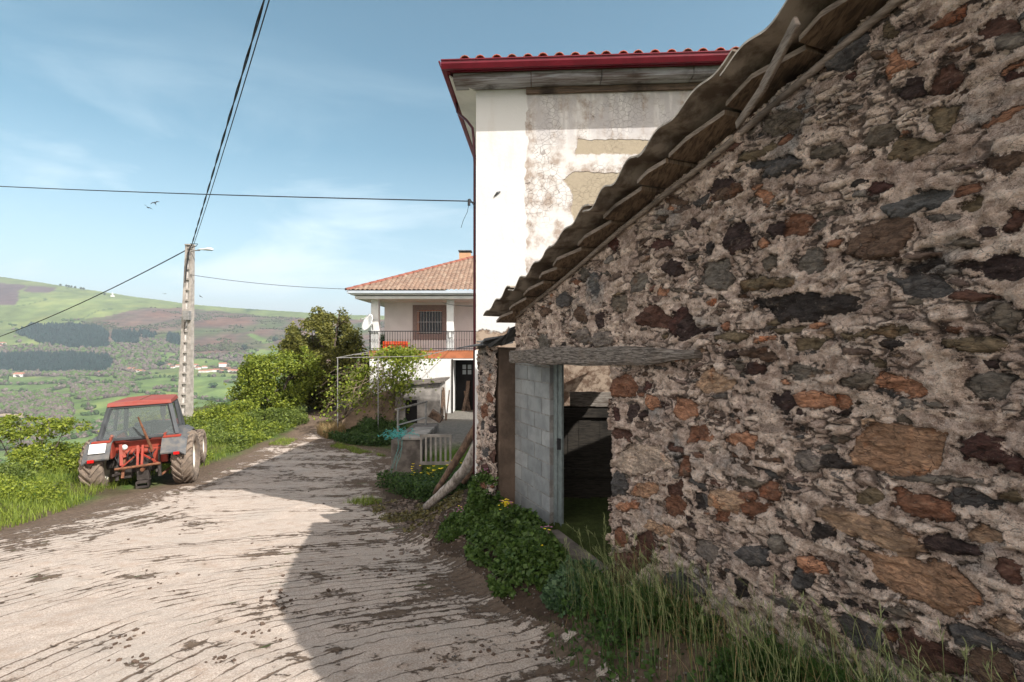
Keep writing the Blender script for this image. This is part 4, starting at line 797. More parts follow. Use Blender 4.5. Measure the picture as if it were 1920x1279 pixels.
# ------------------------------------------------------------------ lean-to, yard objects
lt = empty('lean_to_shed', (-5.1, 22.4, -3.5)); tag(lt, 'low grey rendered lean-to with a stone slab roof below the balcony', 'shed')
b = MB(); b.prism([(0, 0), (.42, 0), (.42, 1.05), (.95, 1.05), (.95, 0), (1.95, 0), (1.95, 1.78), (0, 1.60)], 'y', 0, .18); b.prism([(0, 0), (1.95, 0), (1.95, 1.78), (0, 1.6)], 'y', 1.6, 1.8); b.bbox((0, .18, 0), (.15, 1.6, 1.58)); b.bbox((1.8, .18, 0), (1.95, 1.6, 1.75))
o = b.build('rendered_wall', m_grwall, lt); b = MB()
for (x0, x1, z0, z1, y0) in ((-.12, .75, 1.61, 1.68, -.14), (.7, 1.5, 1.69, 1.75, -.1), (1.45, 2.15, 1.76, 1.82, -.16)):
    b.add([(x0, y0, z0), (x1, y0, z1), (x1, 1.9, z1+.05), (x0, 1.9, z0+.05), (x0, y0, z0+.08), (x1, y0, z1+.08), (x1, 1.9, z1+.13), (x0, 1.9, z0+.13)], [(3, 2, 1, 0), (4, 5, 6, 7), (0, 1, 5, 4), (1, 2, 6, 5), (2, 3, 7, 6), (3, 0, 4, 7)])
b.build('slab_roof', m_darkconc, lt, bevel=.015); b = MB(); b.bbox((.44, .12, 0), (.93, .14, 1.04)); b.build('opening_shade', m_void, lt)  # last part: near-black sheet that paints the shade inside the wall gap
rw = empty('sloping_wall', (-7.5, 22.6, -3.9)); tag(rw, 'low earthy wall sloping up to the lean-to behind the vine', 'wall')
b = MB(); b.prism([(0, 0), (2.6, 0), (2.6, 2.0), (1.4, 1.65), (.4, .9), (0, .5)], 'y', 0, 1.9); o = b.build('wall_face', simple('earth_render', (.34, .245, .175), .95, .4, 1.8, .8, .03, bsc=9), rw)
# concrete block at the ramp
rb = MB(); rb.prism([(14.2, -4.1), (17.6, -4.1), (17.6, -2.72), (14.2, -2.66)], 'x', -3.36, -2.52); o = rb.build('concrete_block', m_darkconc, bevel=.03); tag(o, 'dark rough concrete retaining block beside the ramp, under the turquoise net', 'block')
b = MB(); b.prism([(14.15, -2.655), (16.2, -2.70), (16.2, -2.62), (14.15, -2.58)], 'x', -3.05, -2.45); o = b.build('kerb_slab', m_grwall, bevel=.015); tag(o, 'pale concrete slab lying along the top of the retaining block', 'slab')
t = empty('handrail', (-3.3, 14.9, -2.68)); tag(t, 'rusty pipe handrail on two posts at the ramp', 'handrail')
def pp(px, py, Y): v = A(px, py, Y); return (v.x+3.3, v.y-14.9, v.z+2.68)
b = MB(); b.cyl(pp(746, 822, 14.8), pp(746, 766, 14.8), .03, 8); b.build('post', m_galv, t); b = MB(); b.cyl(pp(798, 800, 17.2), pp(798, 752, 17.2), .035, 8); b.build('post', m_galv, t)
b = MB(); b.cyl(pp(742, 768, 14.75), pp(800, 753, 17.3), .035, 8); b.build('rail', m_oldwood, t); b = MB(); b.cyl(pp(746, 797, 14.8), pp(798, 783, 17.2), .025, 8); b.build('rail', m_galv, t)
# turquoise net
b = MB(); 
for i in range(60):
    x = random.gauss(-3.2, .16); y = random.uniform(14.15, 14.7); z = -2.60+random.uniform(0, .14); pts = [Vector((x, y, z))]
    for k in range(6): pts.append(pts[-1]+Vector((random.uniform(-.09, .09), random.uniform(-.06, .04), random.uniform(-.05, .05)))); pts[-1].z = max(-2.62, pts[-1].z)
    b.tube(pts, .006, 4)
for i in range(4):
    x = -3.02-.05*i; b.tube([(x, 14.16, -2.62), (x+random.uniform(-.05, .05), 14.12, -2.85), (x+random.uniform(-.12, .04), 14.10, -3.1), (x-.1-random.uniform(.0, .2), 14.05, -3.35-.1*i)], .004, 4)
tag(b.build('tangled_net', m_net), 'tangled turquoise netting draped over the concrete block', 'net')
# slatted panel
t = empty('slatted_panel', (-2.0, 13.45, -2.95)); tag(t, 'grey slatted concrete panel standing upright among yellow flowers', 'panel')
b = MB(); b.bbox((-.42, -.03, .50), (.42, .03, .58)); b.bbox((-.42, -.03, -.22), (.42, .03, -.14))
for i in range(7): x = -.385+.128*i; b.bbox((x-.026, -.028, -.14), (x+.026, .028, .50))
b.build('slats', m_grwall, t, bevel=.006)
# logs
def log(name, pts, rad, mat, label):
    b = MB(); P = []; Rr = []
    for i in range(len(pts)-1):
        for k in range(6):
            u = k/6; p = Vector(pts[i]).lerp(Vector(pts[i+1]), u); P.append(p+Vector((random.uniform(-.006, .006), 0, random.uniform(-.006, .006)))); Rr.append((rad[i]*(1-u)+rad[i+1]*u)*random.uniform(.93, 1.05))
    P.append(Vector(pts[-1])); Rr.append(rad[-1]); b.tube(P, Rr, 12); o = b.build(name, mat, smooth=True); tag(o, label, 'log', 'logs leaning by the downpipe'); return o
log('log', [A(798, 952, 9.5), A(848, 908, 9.25), A(872, 880, 9.1), A(905, 815, 8.9)], [.075, .095, .10, .085], m_log, 'bleached grey crooked log with a knot, leaning nearest the downpipe')
log('log', [A(815, 925, 10.4), A(852, 868, 10.3), A(893, 800, 10.2), A(905, 770, 10.2)], [.05, .075, .085, .08], m_logdark, 'brown log leaning behind the bleached one')
log('log', [A(868, 905, 9.9), A(905, 850, 9.8)], [.06, .07], m_logdark, 'short dark log wedged beneath the leaning logs')
# scrap leaning by the lean-to
b = MB()
for i in range(9): x = -3.02+random.uniform(-.22, .22); b.bar((x, 22.5, -3.4), (x+random.uniform(-.15, .12), 22.9, -3.4+random.uniform(.8, 1.5)), .045, .03)
tag(b.build('stick_bundle', m_logdark), 'bundle of sticks propped against the end of the lean-to', 'sticks')
b = MB(); b.box((-3.0, 20.2, -2.86), (.5, .3, .34), Matrix.Rotation(.5, 3, 'Y'), jit=.05); tag(b.build('broken_crate', m_logdark, bevel=.01), 'broken brown wooden box lying at the foot of the handrail', 'box')
# crates on the balcony
for i, (x, lab) in enumerate(((-6.22, 'orange plastic crate at the left end of the balcony floor'), (-5.82, 'orange plastic crate on the balcony between two others'), (-5.42, 'orange plastic crate on the balcony nearest the window'))):
    t = empty('plastic_crate', (x, 25.55, -.31)); tag(t, lab, 'crate', 'orange crates on the balcony')
    b = MB()
    for k in range(5): xx_ = -.17+.34*k/4; b.bbox((xx_-.02, -.14, 0), (xx_+.02, -.12, .42)); b.bbox((xx_-.02, .12, 0), (xx_+.02, .14, .42))
    for z in (0, .13, .26, .39): b.bbox((-.19, -.121, z), (.19, -.105, z+.05)); b.bbox((-.19, .105, z), (.19, .121, z+.05)); b.bbox((-.19, -.12, z), (-.175, .12, z+.05)); b.bbox((.175, -.12, z), (.19, .12, z+.05))
    b.bbox((-.18, -.11, 0), (.18, .11, .02)); b.build('lattice', m_orange, t)

# ------------------------------------------------------------------ power pole and cables
PB = Vector((-15.98, 25, -4.3)); PT = Vector((-15.72, 25, 4.82))
pole = empty('power_pole', PB); tag(pole, 'tall slotted concrete power pole with a street lamp behind the tractor', 'pole')
def PL(t, dx=0, dy=0): p = (PT-PB)*t; return Vector((p.x+dx, p.y+dy, p.z))
b = MB(); hw0, hw1 = .30, .17
for sx_ in (-1, 1):
    V = []
    for t, hw in ((0, hw0), (1, hw1)):
        c = PL(t)
        for (u, v) in ((.42, -.8), (1, -.8), (1, .8), (.42, .8)): V.append((c.x+sx_*hw*u, hw*v*.8, c.z))
    b.add(V, [(0, 1, 2, 3), (4, 5, 6, 7), (0, 1, 5, 4), (1, 2, 6, 5), (2, 3, 7, 6), (3, 0, 4, 7)])
fl = b.build('shaft', m_conc, pole)
b = MB(); V = []
for t, hw in ((0, hw0), (1, hw1)):
    c = PL(t)
    for (u, v) in ((-.43, -.25), (.43, -.25), (.43, .25), (-.43, .25)): V.append((c.x+hw*u, hw*v, c.z))
b.add(V, [(0, 1, 2, 3), (4, 5, 6, 7), (0, 1, 5, 4), (1, 2, 6, 5), (2, 3, 7, 6), (3, 0, 4, 7)]); b.build('web', m_panel, pole)
b = MB()
for t in np.linspace(.04, .985, 18):
    c = PL(t); hw = hw0+(hw1-hw0)*t; b = MB(); b.box((c.x, -hw*.40, c.z), (hw*.88, hw*.5, .09)); b.build('rung', m_conc, pole)
b = MB(); b.box((PL(1).x, 0, PL(1).z+.01), (.36, .30, .06)); b.build('pole_cap', m_conc, pole)
b = MB(); c = PL(.60); b.bbox((c.x+.0, -.42, c.z-.02), (c.x+.30, -.2, c.z+.42)); b.tube([(c.x+.12, -.3, c.z), (c.x+.12, -.3, c.z-.3), (c.x+.05, -.24, c.z-.42)], .03, 6); b.build('junction_box', m_galv, pole, bevel=.02)
b = MB(); c = PL(.965); b.tube([(c.x+.1, -.18, c.z-.4), (c.x+.12, -.2, c.z-.05), (c.x+.3, -.2, c.z+.02), (c.x+.62, -.2, c.z+.04)], .028, 8); la = b.build('lamp_arm', m_galv, pole)
b = MB(); hd = Vector((c.x+.9, -.2, c.z+.07)); V = []
prof = [(-.38, .03), (-.3, .06), (-.1, .09), (.1, .14), (.26, .14), (.34, .08), (.36, .0)]
for (x, r_) in prof:
    for k in range(12): t = 2*math.pi*k/12; V.append(hd+Vector((x, math.cos(t)*max(r_, .01), math.sin(t)*max(r_, .01)*(.65 if math.sin(t) > 0 else .35))))
b.add(V, [[i*12+k, i*12+(k+1) % 12, (i+1)*12+(k+1) % 12, (i+1)*12+k] for i in range(len(prof)-1) for k in range(12)]+[list(range(12))]); b.build('lamp_head', simple('lamp_cover', (.7, .72, .73), .35, .1, 4, 0), la, smooth=True)
b = MB(); c = PL(.97); b.tube([(c.x+.1, -.15, c.z+.1), (c.x+.45, -.2, c.z+.2), (c.x+.5, -.2, c.z+.3), (c.x+.12, -.15, c.z+.32)], .016, 6); b.tube([(c.x-.05, -.3, c.z-1.6), (c.x+.0, -.27, c.z-.9), (c.x+.1, -.25, c.z-.1), (c.x+.15, -.2, c.z+.2)], .03, 6); b.build('cable_bracket', m_black, pole)
def cable(p, q, sag, r, label, n=40, twist=0):
    p = Vector(p); q = Vector(q); b = MB()
    if twist:
        for k in range(twist):
            pts = []
            for i in range(n*6+1):
                t = i/(n*6); c = p.lerp(q, t); c.z -= 4*sag*t*(1-t); a = t*60+k*2*math.pi/twist; pts.append(c+Vector((math.cos(a)*r*.75, 0, math.sin(a)*r*.75)))
            b.tube(pts, r*.62, 5)
    else:
        b.tube([p.lerp(q, i/n)-Vector((0, 0, 4*sag*(i/n)*(1-i/n))) for i in range(n+1)], r, 5)
    o = b.build('overhead_cable', m_cable, smooth=True); tag(o, label, 'cable'); return o
pt = PB+PL(.975)
e1 = A(513, -60, 9.0); dirv = (e1-pt)
cable(pt+Vector((.2, -.2, .15)), pt+dirv*1.35, -.02, .024, 'thick twisted black cable bundle rising from the pole top over the road', 40, 2)
cable(pt+Vector((.25, -.2, .05)), pt+dirv*1.35+Vector((-.02, 0, -.13)), .22, .012, 'thin black cable hanging just below the twisted bundle overhead')
hook = MBt @ Vector((-.11, -.03, 2.28)); cable(A(-500, 318, 15), hook, .12, .010, 'black cable crossing the sky to the bracket on the white plastered house')
cable(PB+PL(.97)+Vector((-.15, -.1, 0)), A(-150, 672, 44), .75, .026, 'thick black cable descending leftwards from the pole over the valley')
cable(PB+PL(.84)+Vector((.15, -.15, 0)), A(652, 542, 24.15), .12, .012, 'thin cable from the pole to the eaves of the balcony house')
cable(A(828, 566, 24.2), A(892, 574, 8.6), .05, .007, 'short loose cable in front of the balcony column')

# ------------------------------------------------------------------ tractor
m_red = simple('tractor_red', (.28, .034, .020), .6, .35, 5, .2, .003, col2=(.22, .05, .03)); m_redroof = simple('faded_red_roof', (.23, .045, .034), .65, .2, 4, .2, .003, col2=(.22, .065, .05))
m_dkgrey = simple('dark_grey_paint', (.065, .07, .075), .55, .3, 4, .1); m_fender = simple('grey_fender', (.065, .07, .078), .6, .35, 7, .2, col2=(.12, .11, .10))
m_tyre = simple('muddy_rubber', (.22, .17, .13), .95, .5, 7, .6, .01, col2=(.12, .095, .078)); m_rim = simple('cream_rim', (.72, .68, .58), .55, .2, 6, 0)
m_rust = simple('rusty_iron', (.20, .085, .045), .85, .5, 12, .4); m_grime = simple('oily_iron', (.055, .045, .04), .7, .5, 8, .4)
g_ = N('cab_glass'); g_.set('Base Color', (.12, .14, .14)); g_.set('Roughness', .05); g_.set('Specular IOR Level', .25); g_.set('Alpha', .5); m_glass = g_.m
tr = empty('tractor', (0, 0, 0)); tag(tr, 'red tractor with dark framed cab and muddy tyres parked on the grass verge', 'tractor')
def tyre(rad, wid, x, y, sgn, nl):
    b = MB(); rr_ = rad-.045; hw = wid/2; ir = rad*.56
    prof = [(-hw*.55, ir), (-hw*.85, ir+.03), (-hw, (ir+rr_)/2), (-hw*.93, rr_-.06), (-hw*.72, rr_-.015), (0, rr_), (hw*.72, rr_-.015), (hw*.93, rr_-.06), (hw, (ir+rr_)/2), (hw*.85, ir+.03), (hw*.55, ir)]
    b.lathe(prof, (0, 0, 0), 'x', 48, 0, closed=True)
    for i in range(nl):
        for sd_ in (-1, 1):
            a0 = 2*math.pi*(i+(.5 if sd_ > 0 else 0))/nl; lw = .5*2*math.pi/nl*.42; V = []
            st = [(-.06*sd_*hw*0, 0), ]
            for (xf, da, rt) in ((-.03, 0.0, rad), (.40, -.13*1.6, rad), (.80, -.25*1.6, rad-.014), (1.0, -.29*1.6, rad-.09)):
                for (dl, rb_) in ((-lw, -.06), (-lw*.75, 0), (lw*.75, 0), (lw, -.06)):
                    a = a0+da+dl; r_ = rt+rb_; V.append((sd_*hw*xf, r_*math.cos(a), r_*math.sin(a)))
            Fc = []
            for k in range(3):
                for q in range(3): Fc.append([k*4+q, k*4+q+1, (k+1)*4+q+1, (k+1)*4+q])
            Fc += [[0, 1, 2, 3], [15, 14, 13, 12]]; b.add(V, Fc)
    wh = bpy.data.objects.new('wheel', None); link(wh, tr); wh.location = (x, y, rad)
    b.build('tyre', m_tyre, wh, smooth=False)
    b = MB(); s_ = sgn; b.lathe([(s_*hw*.62, ir+.015), (s_*hw*.50, ir-.02), (s_*hw*.15, ir-.05), (s_*hw*.05, ir*.75), (s_*hw*.16, ir*.35), (s_*hw*.42, ir*.28), (s_*hw*.45, .001)], (0, 0, 0), 'x', 36)
    b.lathe([(-s_*hw*.55, ir+.015), (-s_*hw*.45, ir-.03), (0, ir-.06), (s_*hw*.1, ir*.4), (-s_*hw*.1, .001)], (0, 0, 0), 'x', 36)
    for k in range(8): t = 2*math.pi*k/8; b.cyl((s_*hw*.3, math.cos(t)*ir*.24, math.sin(t)*ir*.24), (s_*hw*.48, math.cos(t)*ir*.24, math.sin(t)*ir*.24), .014, 6)
    b.build('rim', m_rim, wh, smooth=True)
RW = .72
tyre(RW, .50, -.97, 0, -1, 20); tyre(RW, .50, .97, 0, 1, 20); tyre(.54, .34, -.90, 2.45, -1, 18); tyre(.54, .34, .90, 2.45, 1, 18)
b = MB(); b.cyl((-.8, 0, RW), (.8, 0, RW), .13, 12); b.box((0, .1, RW+.02), (.55, .75, .5)); b.box((0, 1.2, .72), (.42, 2.0, .42)); b.cyl((-.8, 2.45, .54), (.8, 2.45, .54), .07, 10); b.box((0, 2.4, .62), (.4, .5, .35)); b.build('transmission', m_grime, tr, bevel=.02)
b = MB(); b.box((0, 2.15, 1.16), (.66, 1.5, .56)); b.build('bonnet', m_red, tr, bevel=.05)
b = MB(); b.bbox((-.72, -.18, 1.02), (.72, -.02, 1.30)); b.box((0, -.2, 1.02), (1.0, .14, .22)); b.box((-.36, -.30, .92), (.10, .16, .42)); b.box((.45, -.30, .92), (.34, .16, .42)); b.cyl((-.45, -.30, 1.05), (.42, -.30, 1.05), .075, 10); b.bbox((-.74, -.02, 1.18), (.74, 1.25, 1.26)); b.build('rear_housing', m_red, tr, bevel=.02)
# fenders
for sg in (-1, 1):
    b = MB(); V = []
    prof = [(-.80, 1.07), (-.52, 1.42), (.0, 1.56), (.55, 1.56), (.85, 1.40)]
    x0, x1 = sg*.54, sg*1.10
    for x, dz in ((x0, .0), (x1-.14*sg, .0), (x1, -.09)):
        for (y, z) in prof: V.append((x, y, z+dz-.04))
    n5 = 5; Fc = [[j*n5+k, j*n5+k+1, (j+1)*n5+k+1, (j+1)*n5+k] for j in range(2) for k in range(4)]
    nv = len(V); V += [(v[0], v[1]+.01, v[2]-.035) for v in V]; Fc += [[nv+q for q in reversed(f)] for f in Fc]
    for j in range(2): Fc += [[j*n5, (j+1)*n5, nv+(j+1)*n5, nv+j*n5]]
    for k in range(4): Fc += [[2*n5+k, 2*n5+k+1, nv+2*n5+k+1, nv+2*n5+k], [k+1, k, nv+k, nv+k+1]]
    b.add(V, Fc); fe = b.build('fender', m_fender, tr)
    b = MB(); b.box((sg*.90, -.825, 1.0), (.13, .04, .07)); b.build('tail_light', simple('red_lens', (.5, .01, .01), .3, .1, 4, 0), fe)
    b = MB(); b.box((sg*.76, -.47, 1.40), (.40, .14, .05)); b.bbox((sg*.56, -.45, .95), (sg*.61, .9, 1.49)); b.build('fender_inner', m_red, fe, bevel=.01)
b = MB(); b.box((-.80, -.665, 1.275), (.34, .012, .26), Matrix.Rotation(R(-35), 3, 'X')); b.build('blank_plate', simple('white_plate', (.62, .62, .60), .5, .05, 4, 0), tr)
# cab
zb0, zt0 = 1.42, 2.22; cb = dict(bl=(-.84, -.34, zb0), br=(.84, -.34, zb0), tl=(-.66, -.08, zt0), tr=(.66, -.08, zt0), fbl=(-.70, 1.30, zb0+.0), fbr=(.70, 1.30, zb0), ftl=(-.58, 1.05, zt0), ftr=(.58, 1.05, zt0))
b = MB()
def pbar(a, c, w_=.085, t_=.07): b.bar(cb[a], cb[c], w_, t_)
for a, c in (('bl', 'br'), ('tl', 'tr'), ('fbl', 'fbr'), ('ftl', 'ftr'), ('bl', 'fbl'), ('br', 'fbr'), ('tl', 'ftl'), ('tr', 'ftr')): pbar(a, c)
for a, c in (('bl', 'tl'), ('br', 'tr'), ('fbl', 'ftl'), ('fbr', 'ftr')): pbar(a, c, .10, .10)
for sg in (-1, 1): b.bar((sg*.82, .62, zb0-.25), (sg*.67, .60, zt0), .07, .07); b.bar((sg*.83, .62, zb0-.3), (sg*.80, 1.45, zb0-.5), .06, .06); b.bbox((sg*.78, .62, zb0-.45), (sg*.80, 1.42, zb0)) 
b.build('cab_frame', m_dkgrey, tr, bevel=.012)
b = MB()
def quad(a, c, d, e_): b.add([cb[a], cb[c], cb[d], cb[e_]], [(0, 1, 2, 3)])
quad('bl', 'br', 'tr', 'tl'); quad('br', 'fbr', 'ftr', 'tr'); quad('fbl', 'bl', 'tl', 'ftl'); quad('fbr', 'fbl', 'ftl', 'ftr'); o = b.build('cab_glass', m_glass, tr)
b = MB(); zr0 = zt0+.02
b.add([(-.72, -.16, zr0), (.72, -.16, zr0), (.64, 1.22, zr0), (-.64, 1.22, zr0), (-.70, -.12, zr0+.10), (.70, -.12, zr0+.10), (.60, 1.16, zr0+.12), (-.60, 1.16, zr0+.12), (0, -.12, zr0+.13), (0, 1.16, zr0+.15)],
      [(3, 2, 1, 0), (0, 1, 5, 8, 4), (1, 2, 6, 5), (2, 3, 7, 9, 6), (3, 0, 4, 7), (4, 8, 9, 7), (8, 5, 6, 9)]); cr_ = b.build('cab_roof', m_redroof, tr, bevel=.02)
b = MB(); b.bar((0, -.11, zr0+.135), (0, 1.15, zr0+.155), .02, .012); b.build('roof_seam', m_rust, cr_)
b = MB(); b.box((-.1, .42, 1.18), (.5, .5, .16)); b.box((-.1, .18, 1.42), (.48, .12, .42)); b.build('seat', m_black, tr, bevel=.04)
b = MB(); b.box((0, 1.25, 1.35), (.9, .22, .5)); b.tube([(0, 1.15, 1.3), (0, .95, 1.62)], .025, 6); b.lathe([(0, .17), (.02, .2), (.04, .17), (.02, .15)], (0, .95, 1.62), 'z', 20, closed=True); b.build('dashboard', m_black, tr)
b = MB(); b.cyl((.0, 2.4, 1.4), (.0, 2.4, 2.05), .035, 8); b.cyl((.0, 2.4, 1.62), (.0, 2.4, 1.95), .075, 10); b.build('exhaust', m_grime, tr)
# rear linkage
b = MB(); b.cyl((-.48, -.62, .70), (.50, -.62, .74), .032, 8); b.build('cross_shaft', m_rust, tr)
b = MB(); b.bar((-.40, -.35, 1.28), (-.36, -.52, .76), .07, .03); b.bar((-.02, -.40, 1.22), (.0, -.60, .74), .05, .04); b.bar((.09, -.40, 1.22), (.09, -.60, .74), .05, .04); b.bar((.05, -.46, 1.02), (.46, -.58, .74), .035, .035); b.bar((.02, -.46, 1.05), (-.36, -.58, .72), .03, .03); b.bar((-.42, -.3, 1.2), (-.30, -.45, .95), .08, .03); b.build('hitch_frame', m_red, tr)
b = MB(); b.tube([(.28, -.34, 1.02), (.16, -.48, 1.55), (.05, -.55, 1.98)], [.035, .03, .016], 8); b.build('top_link', m_rust, tr)
b = MB()
for sg in (-1, 1): b.bar((sg*.33, -.1, .52), (sg*.46, -.85, .60), .045, .06); b.cyl((sg*.45, -.55, .66), (sg*.43, -.30, 1.15), .032, 8); b.cyl((sg*.46, -.56, .40), (sg*.46, -.56, .76), .045, 8)
b.box((.08, -.42, .55), (.26, .2, .42)); b.bbox((-.04, -.70, .28), (.24, -.35, .33)); b.bbox((-.04, -.70, .16), (.24, -.5, .21)); b.bbox((-.04, -.71, .16), (-.01, -.5, .33)); b.bbox((.21, -.71, .16), (.24, -.5, .33)); b.box((-.28, -.3, .55), (.18, .25, .3)); b.build('drawbar', m_grime, tr, bevel=.008)
b = MB()
for (x, y, z, u, v) in ((-.2, -.36, 1.12, -.05, .3), (-.12, -.4, 1.1, .1, .25), (.2, -.38, 1.15, .12, .35), (.36, -.42, 1.1, -.1, .4), (-.5, -.42, 1.05, .1, .35)): b.tube([(x, y+.1, z), (x+u*.3, y-.14, z-v*.2), (x+u, y-.12, z-v*.8), (x+u*.6, y+.05, z-v)], .013, 6)
b.build('hoses', m_black, tr, smooth=True)
b = MB(); b.cyl((.1, -.62, .62), (.1, -.4, .62), .05, 10); b.cyl((-.5, -.5, .45), (-.38, -.2, .62), .03, 6); b.cyl((.5, -.5, .42), (.62, -.1, .5), .03, 6); b.bar((-.33, -.6, .45), (-.33, -.3, 1.0), .06, .05); b.build('stabilisers', m_rust, tr)
b = MB(); b.lathe([(-.03, .001), (-.03, .06), (.03, .075), (.045, .06), (.05, .001)], (0, 0, 0), 'y', 16); o = b.build('work_lamp', simple('lamp_glass', (.6, .62, .6), .15, .1, 4, 0), tr, smooth=True); o.location = (-.33, -.34, 1.19)
b = MB(); b.lathe([(-.02, .04), (.06, .045), (.10, .03), (.11, .001)], (0, 0, 0), 'z', 14); o = b.build('amber_beacon', simple('amber', (.7, .14, .03), .3, .1, 4, 0), tr, smooth=True); o.location = (-.62, -.2, 1.42)
TA = R(23.0); tpos = Vector((-9.85, 13.75)); zc = -3.86
tr.location = (tpos.x, tpos.y, zc); tr.rotation_euler = (R(.5), R(-2.2), TA)

# ------------------------------------------------------------------ vegetation
def leaves(name, P, size, mat, parent=None, droop=.3, aspect=.55, jit=.5, extra=None):
    """one small folded leaf per point of P (n,3)"""
    n = len(P); sz = size*(1+jit*rng.uniform(-1, 1, n)); a = rng.uniform(0, 2*np.pi, n); el = rng.uniform(-.9, .9, n)-droop
    d = np.stack([np.cos(a)*np.cos(el), np.sin(a)*np.cos(el), np.sin(el)], -1); r_ = rng.normal(size=(n, 3)); s_ = np.cross(d, r_); s_ /= np.linalg.norm(s_, axis=1)[:, None]+1e-9; nn_ = np.cross(s_, d)
    sz = sz[:, None]; p0 = P; p1 = P+d*sz*.5+s_*sz*aspect*.5+nn_*sz*.10; p2 = P+d*sz; p3 = P+d*sz*.5-s_*sz*aspect*.5+nn_*sz*.10
    V = np.stack([p0, p1, p2, p3], 1).reshape(-1, 3); Fc = np.arange(n*4).reshape(n, 4)
    rv = np.repeat(np.clip(rng.normal(.45, .25, n)+(extra if extra is not None else 0), 0, 1), 4)
    return rawmesh(name, V, Fc, mat, parent, attrs={'rnd': rv})
def blades(name, P, h, w_, mat, bend=.5, lean=None, jit=.4, seg=3, spread=1.0):
    n = len(P); hh = h*(1+jit*rng.uniform(-1, 1, n)); a = rng.uniform(0, 2*np.pi, n); d = np.stack([np.cos(a), np.sin(a), 0*a], -1); s_ = np.stack([-np.sin(a), np.cos(a), 0*a], -1)
    if lean is not None: d = d+np.array(lean)
    bd = bend*rng.uniform(.2, 1.2, n)*spread; rows = []
    for k in range(seg+1):
        t = k/seg; c = P+d*(bd*hh*t*t)[:, None]+np.array([0, 0, 1])*(hh*(t-.25*bd*t*t))[:, None]; ww_ = w_*(1-t)**.7*.5
        if k < seg: rows += [c-s_*ww_, c+s_*ww_]
        else: rows += [c]
    V = np.stack(rows, 1); m = V.shape[1]; V = V.reshape(-1, 3); base_ = np.arange(n)[:, None]*m; Fc = []
    for k in range(seg-1): Fc.append(base_+np.array([2*k, 2*k+1, 2*k+3, 2*k+2]))
    Fc.append(base_+np.array([2*seg-2, 2*seg-1, m-1, m-1]))
    F4 = np.stack(Fc, 1).reshape(-1, 4); tri = F4[:, 2] == F4[:, 3]
    # quads with a doubled corner become thin kites: offset a copy of the tip
    if tri.any():
        idx = F4[tri][:, 2]; newi = len(V)+np.arange(len(idx)); V = np.vstack([V, V[idx]+np.array([0, 0, .0008])]); F4[np.where(tri)[0], 3] = newi
    rv = np.clip(rng.normal(.45, .25, n), 0, 1); r_all = np.concatenate([np.repeat(rv, m), rv])
    return rawmesh(name, V, F4, mat, attrs={'rnd': r_all[:len(V)]})
def crown_pts(lobes, n, gap=.0, fs=.55):
    out = []
    tot = sum(l[3]*l[4]*l[5] for l in lobes)
    for (x, y, z, rx, ry, rz) in lobes:
        m = int(n*3*rx*ry*rz/tot); p = rng.normal(size=(m, 3)); p /= np.linalg.norm(p, axis=1)[:, None]; rad = rng.uniform(.35, 1, m)**.45
        rad *= 1+.28*fbm(p[:, 0]*2.3+x, p[:, 2]*2.3+p[:, 1]*1.7+y, 3); q = p*rad[:, None]*np.array([rx, ry, rz])+np.array([x, y, z]); out.append(q)
    q = np.vstack(out); cl = fbm(q[:, 0]/fs+q[:, 1]/fs*.6, q[:, 2]/fs-q[:, 1]/fs*.5, 3); q = q[cl > gap]; rng.shuffle(q); return q[:n]
m_treeleaf = leafmat('olive_leaf', (.05, .06, .014), (.27, .255, .06)); m_limeleaf = leafmat('lime_leaf', (.055, .095, .012), (.32, .36, .045)); m_midleaf = leafmat('mid_leaf', (.045, .075, .016), (.21, .26, .05))
m_darkleaf = leafmat('dark_leaf', (.022, .045, .014), (.085, .15, .035)); m_grass = leafmat('grass_blade', (.07, .11, .016), (.30, .36, .055)); m_longgrass = leafmat('long_grass', (.024, .060, .012), (.085, .165, .035)); m_dry = leafmat('dry_straw', (.20, .13, .06), (.42, .32, .16)); m_yellow = simple('yellow_petal', (.80, .62, .02), .6, .1, 5, 0)
def branches(base, tips, r0, mat, parent, name='trunk'):
    b = MB(); base = Vector(base)
    for (tx, ty, tz) in tips:
        tip = Vector((tx, ty, tz)); mid = base.lerp(tip, .5)+Vector((random.uniform(-.3, .3), random.uniform(-.3, .3), random.uniform(-.1, .4)))*(tip-base).length*.15
        pts = [base.lerp(mid, .33*i) for i in range(3)]+[mid.lerp(tip, .34*i) for i in range(4)]; b.tube(pts, [r0*(1-.85*i/6) for i in range(7)], 7)
        for k in range(4):
            q = mid.lerp(tip, random.uniform(.1, .9)); e_ = q+Vector((random.uniform(-1, 1), random.uniform(-1, 1), random.uniform(-.2, 1)))*(tip-base).length*.22; b.tube([q, q.lerp(e_, .5)+Vector((0, 0, .05)), e_], [r0*.22, r0*.15, r0*.05], 5)
    return b.build(name, mat, parent, smooth=True)
def tree(name, x, y, z, lobes, n, size, mat, label, r0=.12, cat='tree', gap=-.05, fs=.55, group=None):
    t = empty(name, (x, y, z)); tag(t, label, cat, group)
    q = crown_pts(lobes, n, gap, fs); leaves('crown', q, size, mat, t, extra=.0)
    branches((0, 0, -.1), [(l[0]*.9, l[1]*.9, l[2]+l[5]*.4) for l in lobes], r0, m_bark, t); return t
zt = g(-11.2, 30)
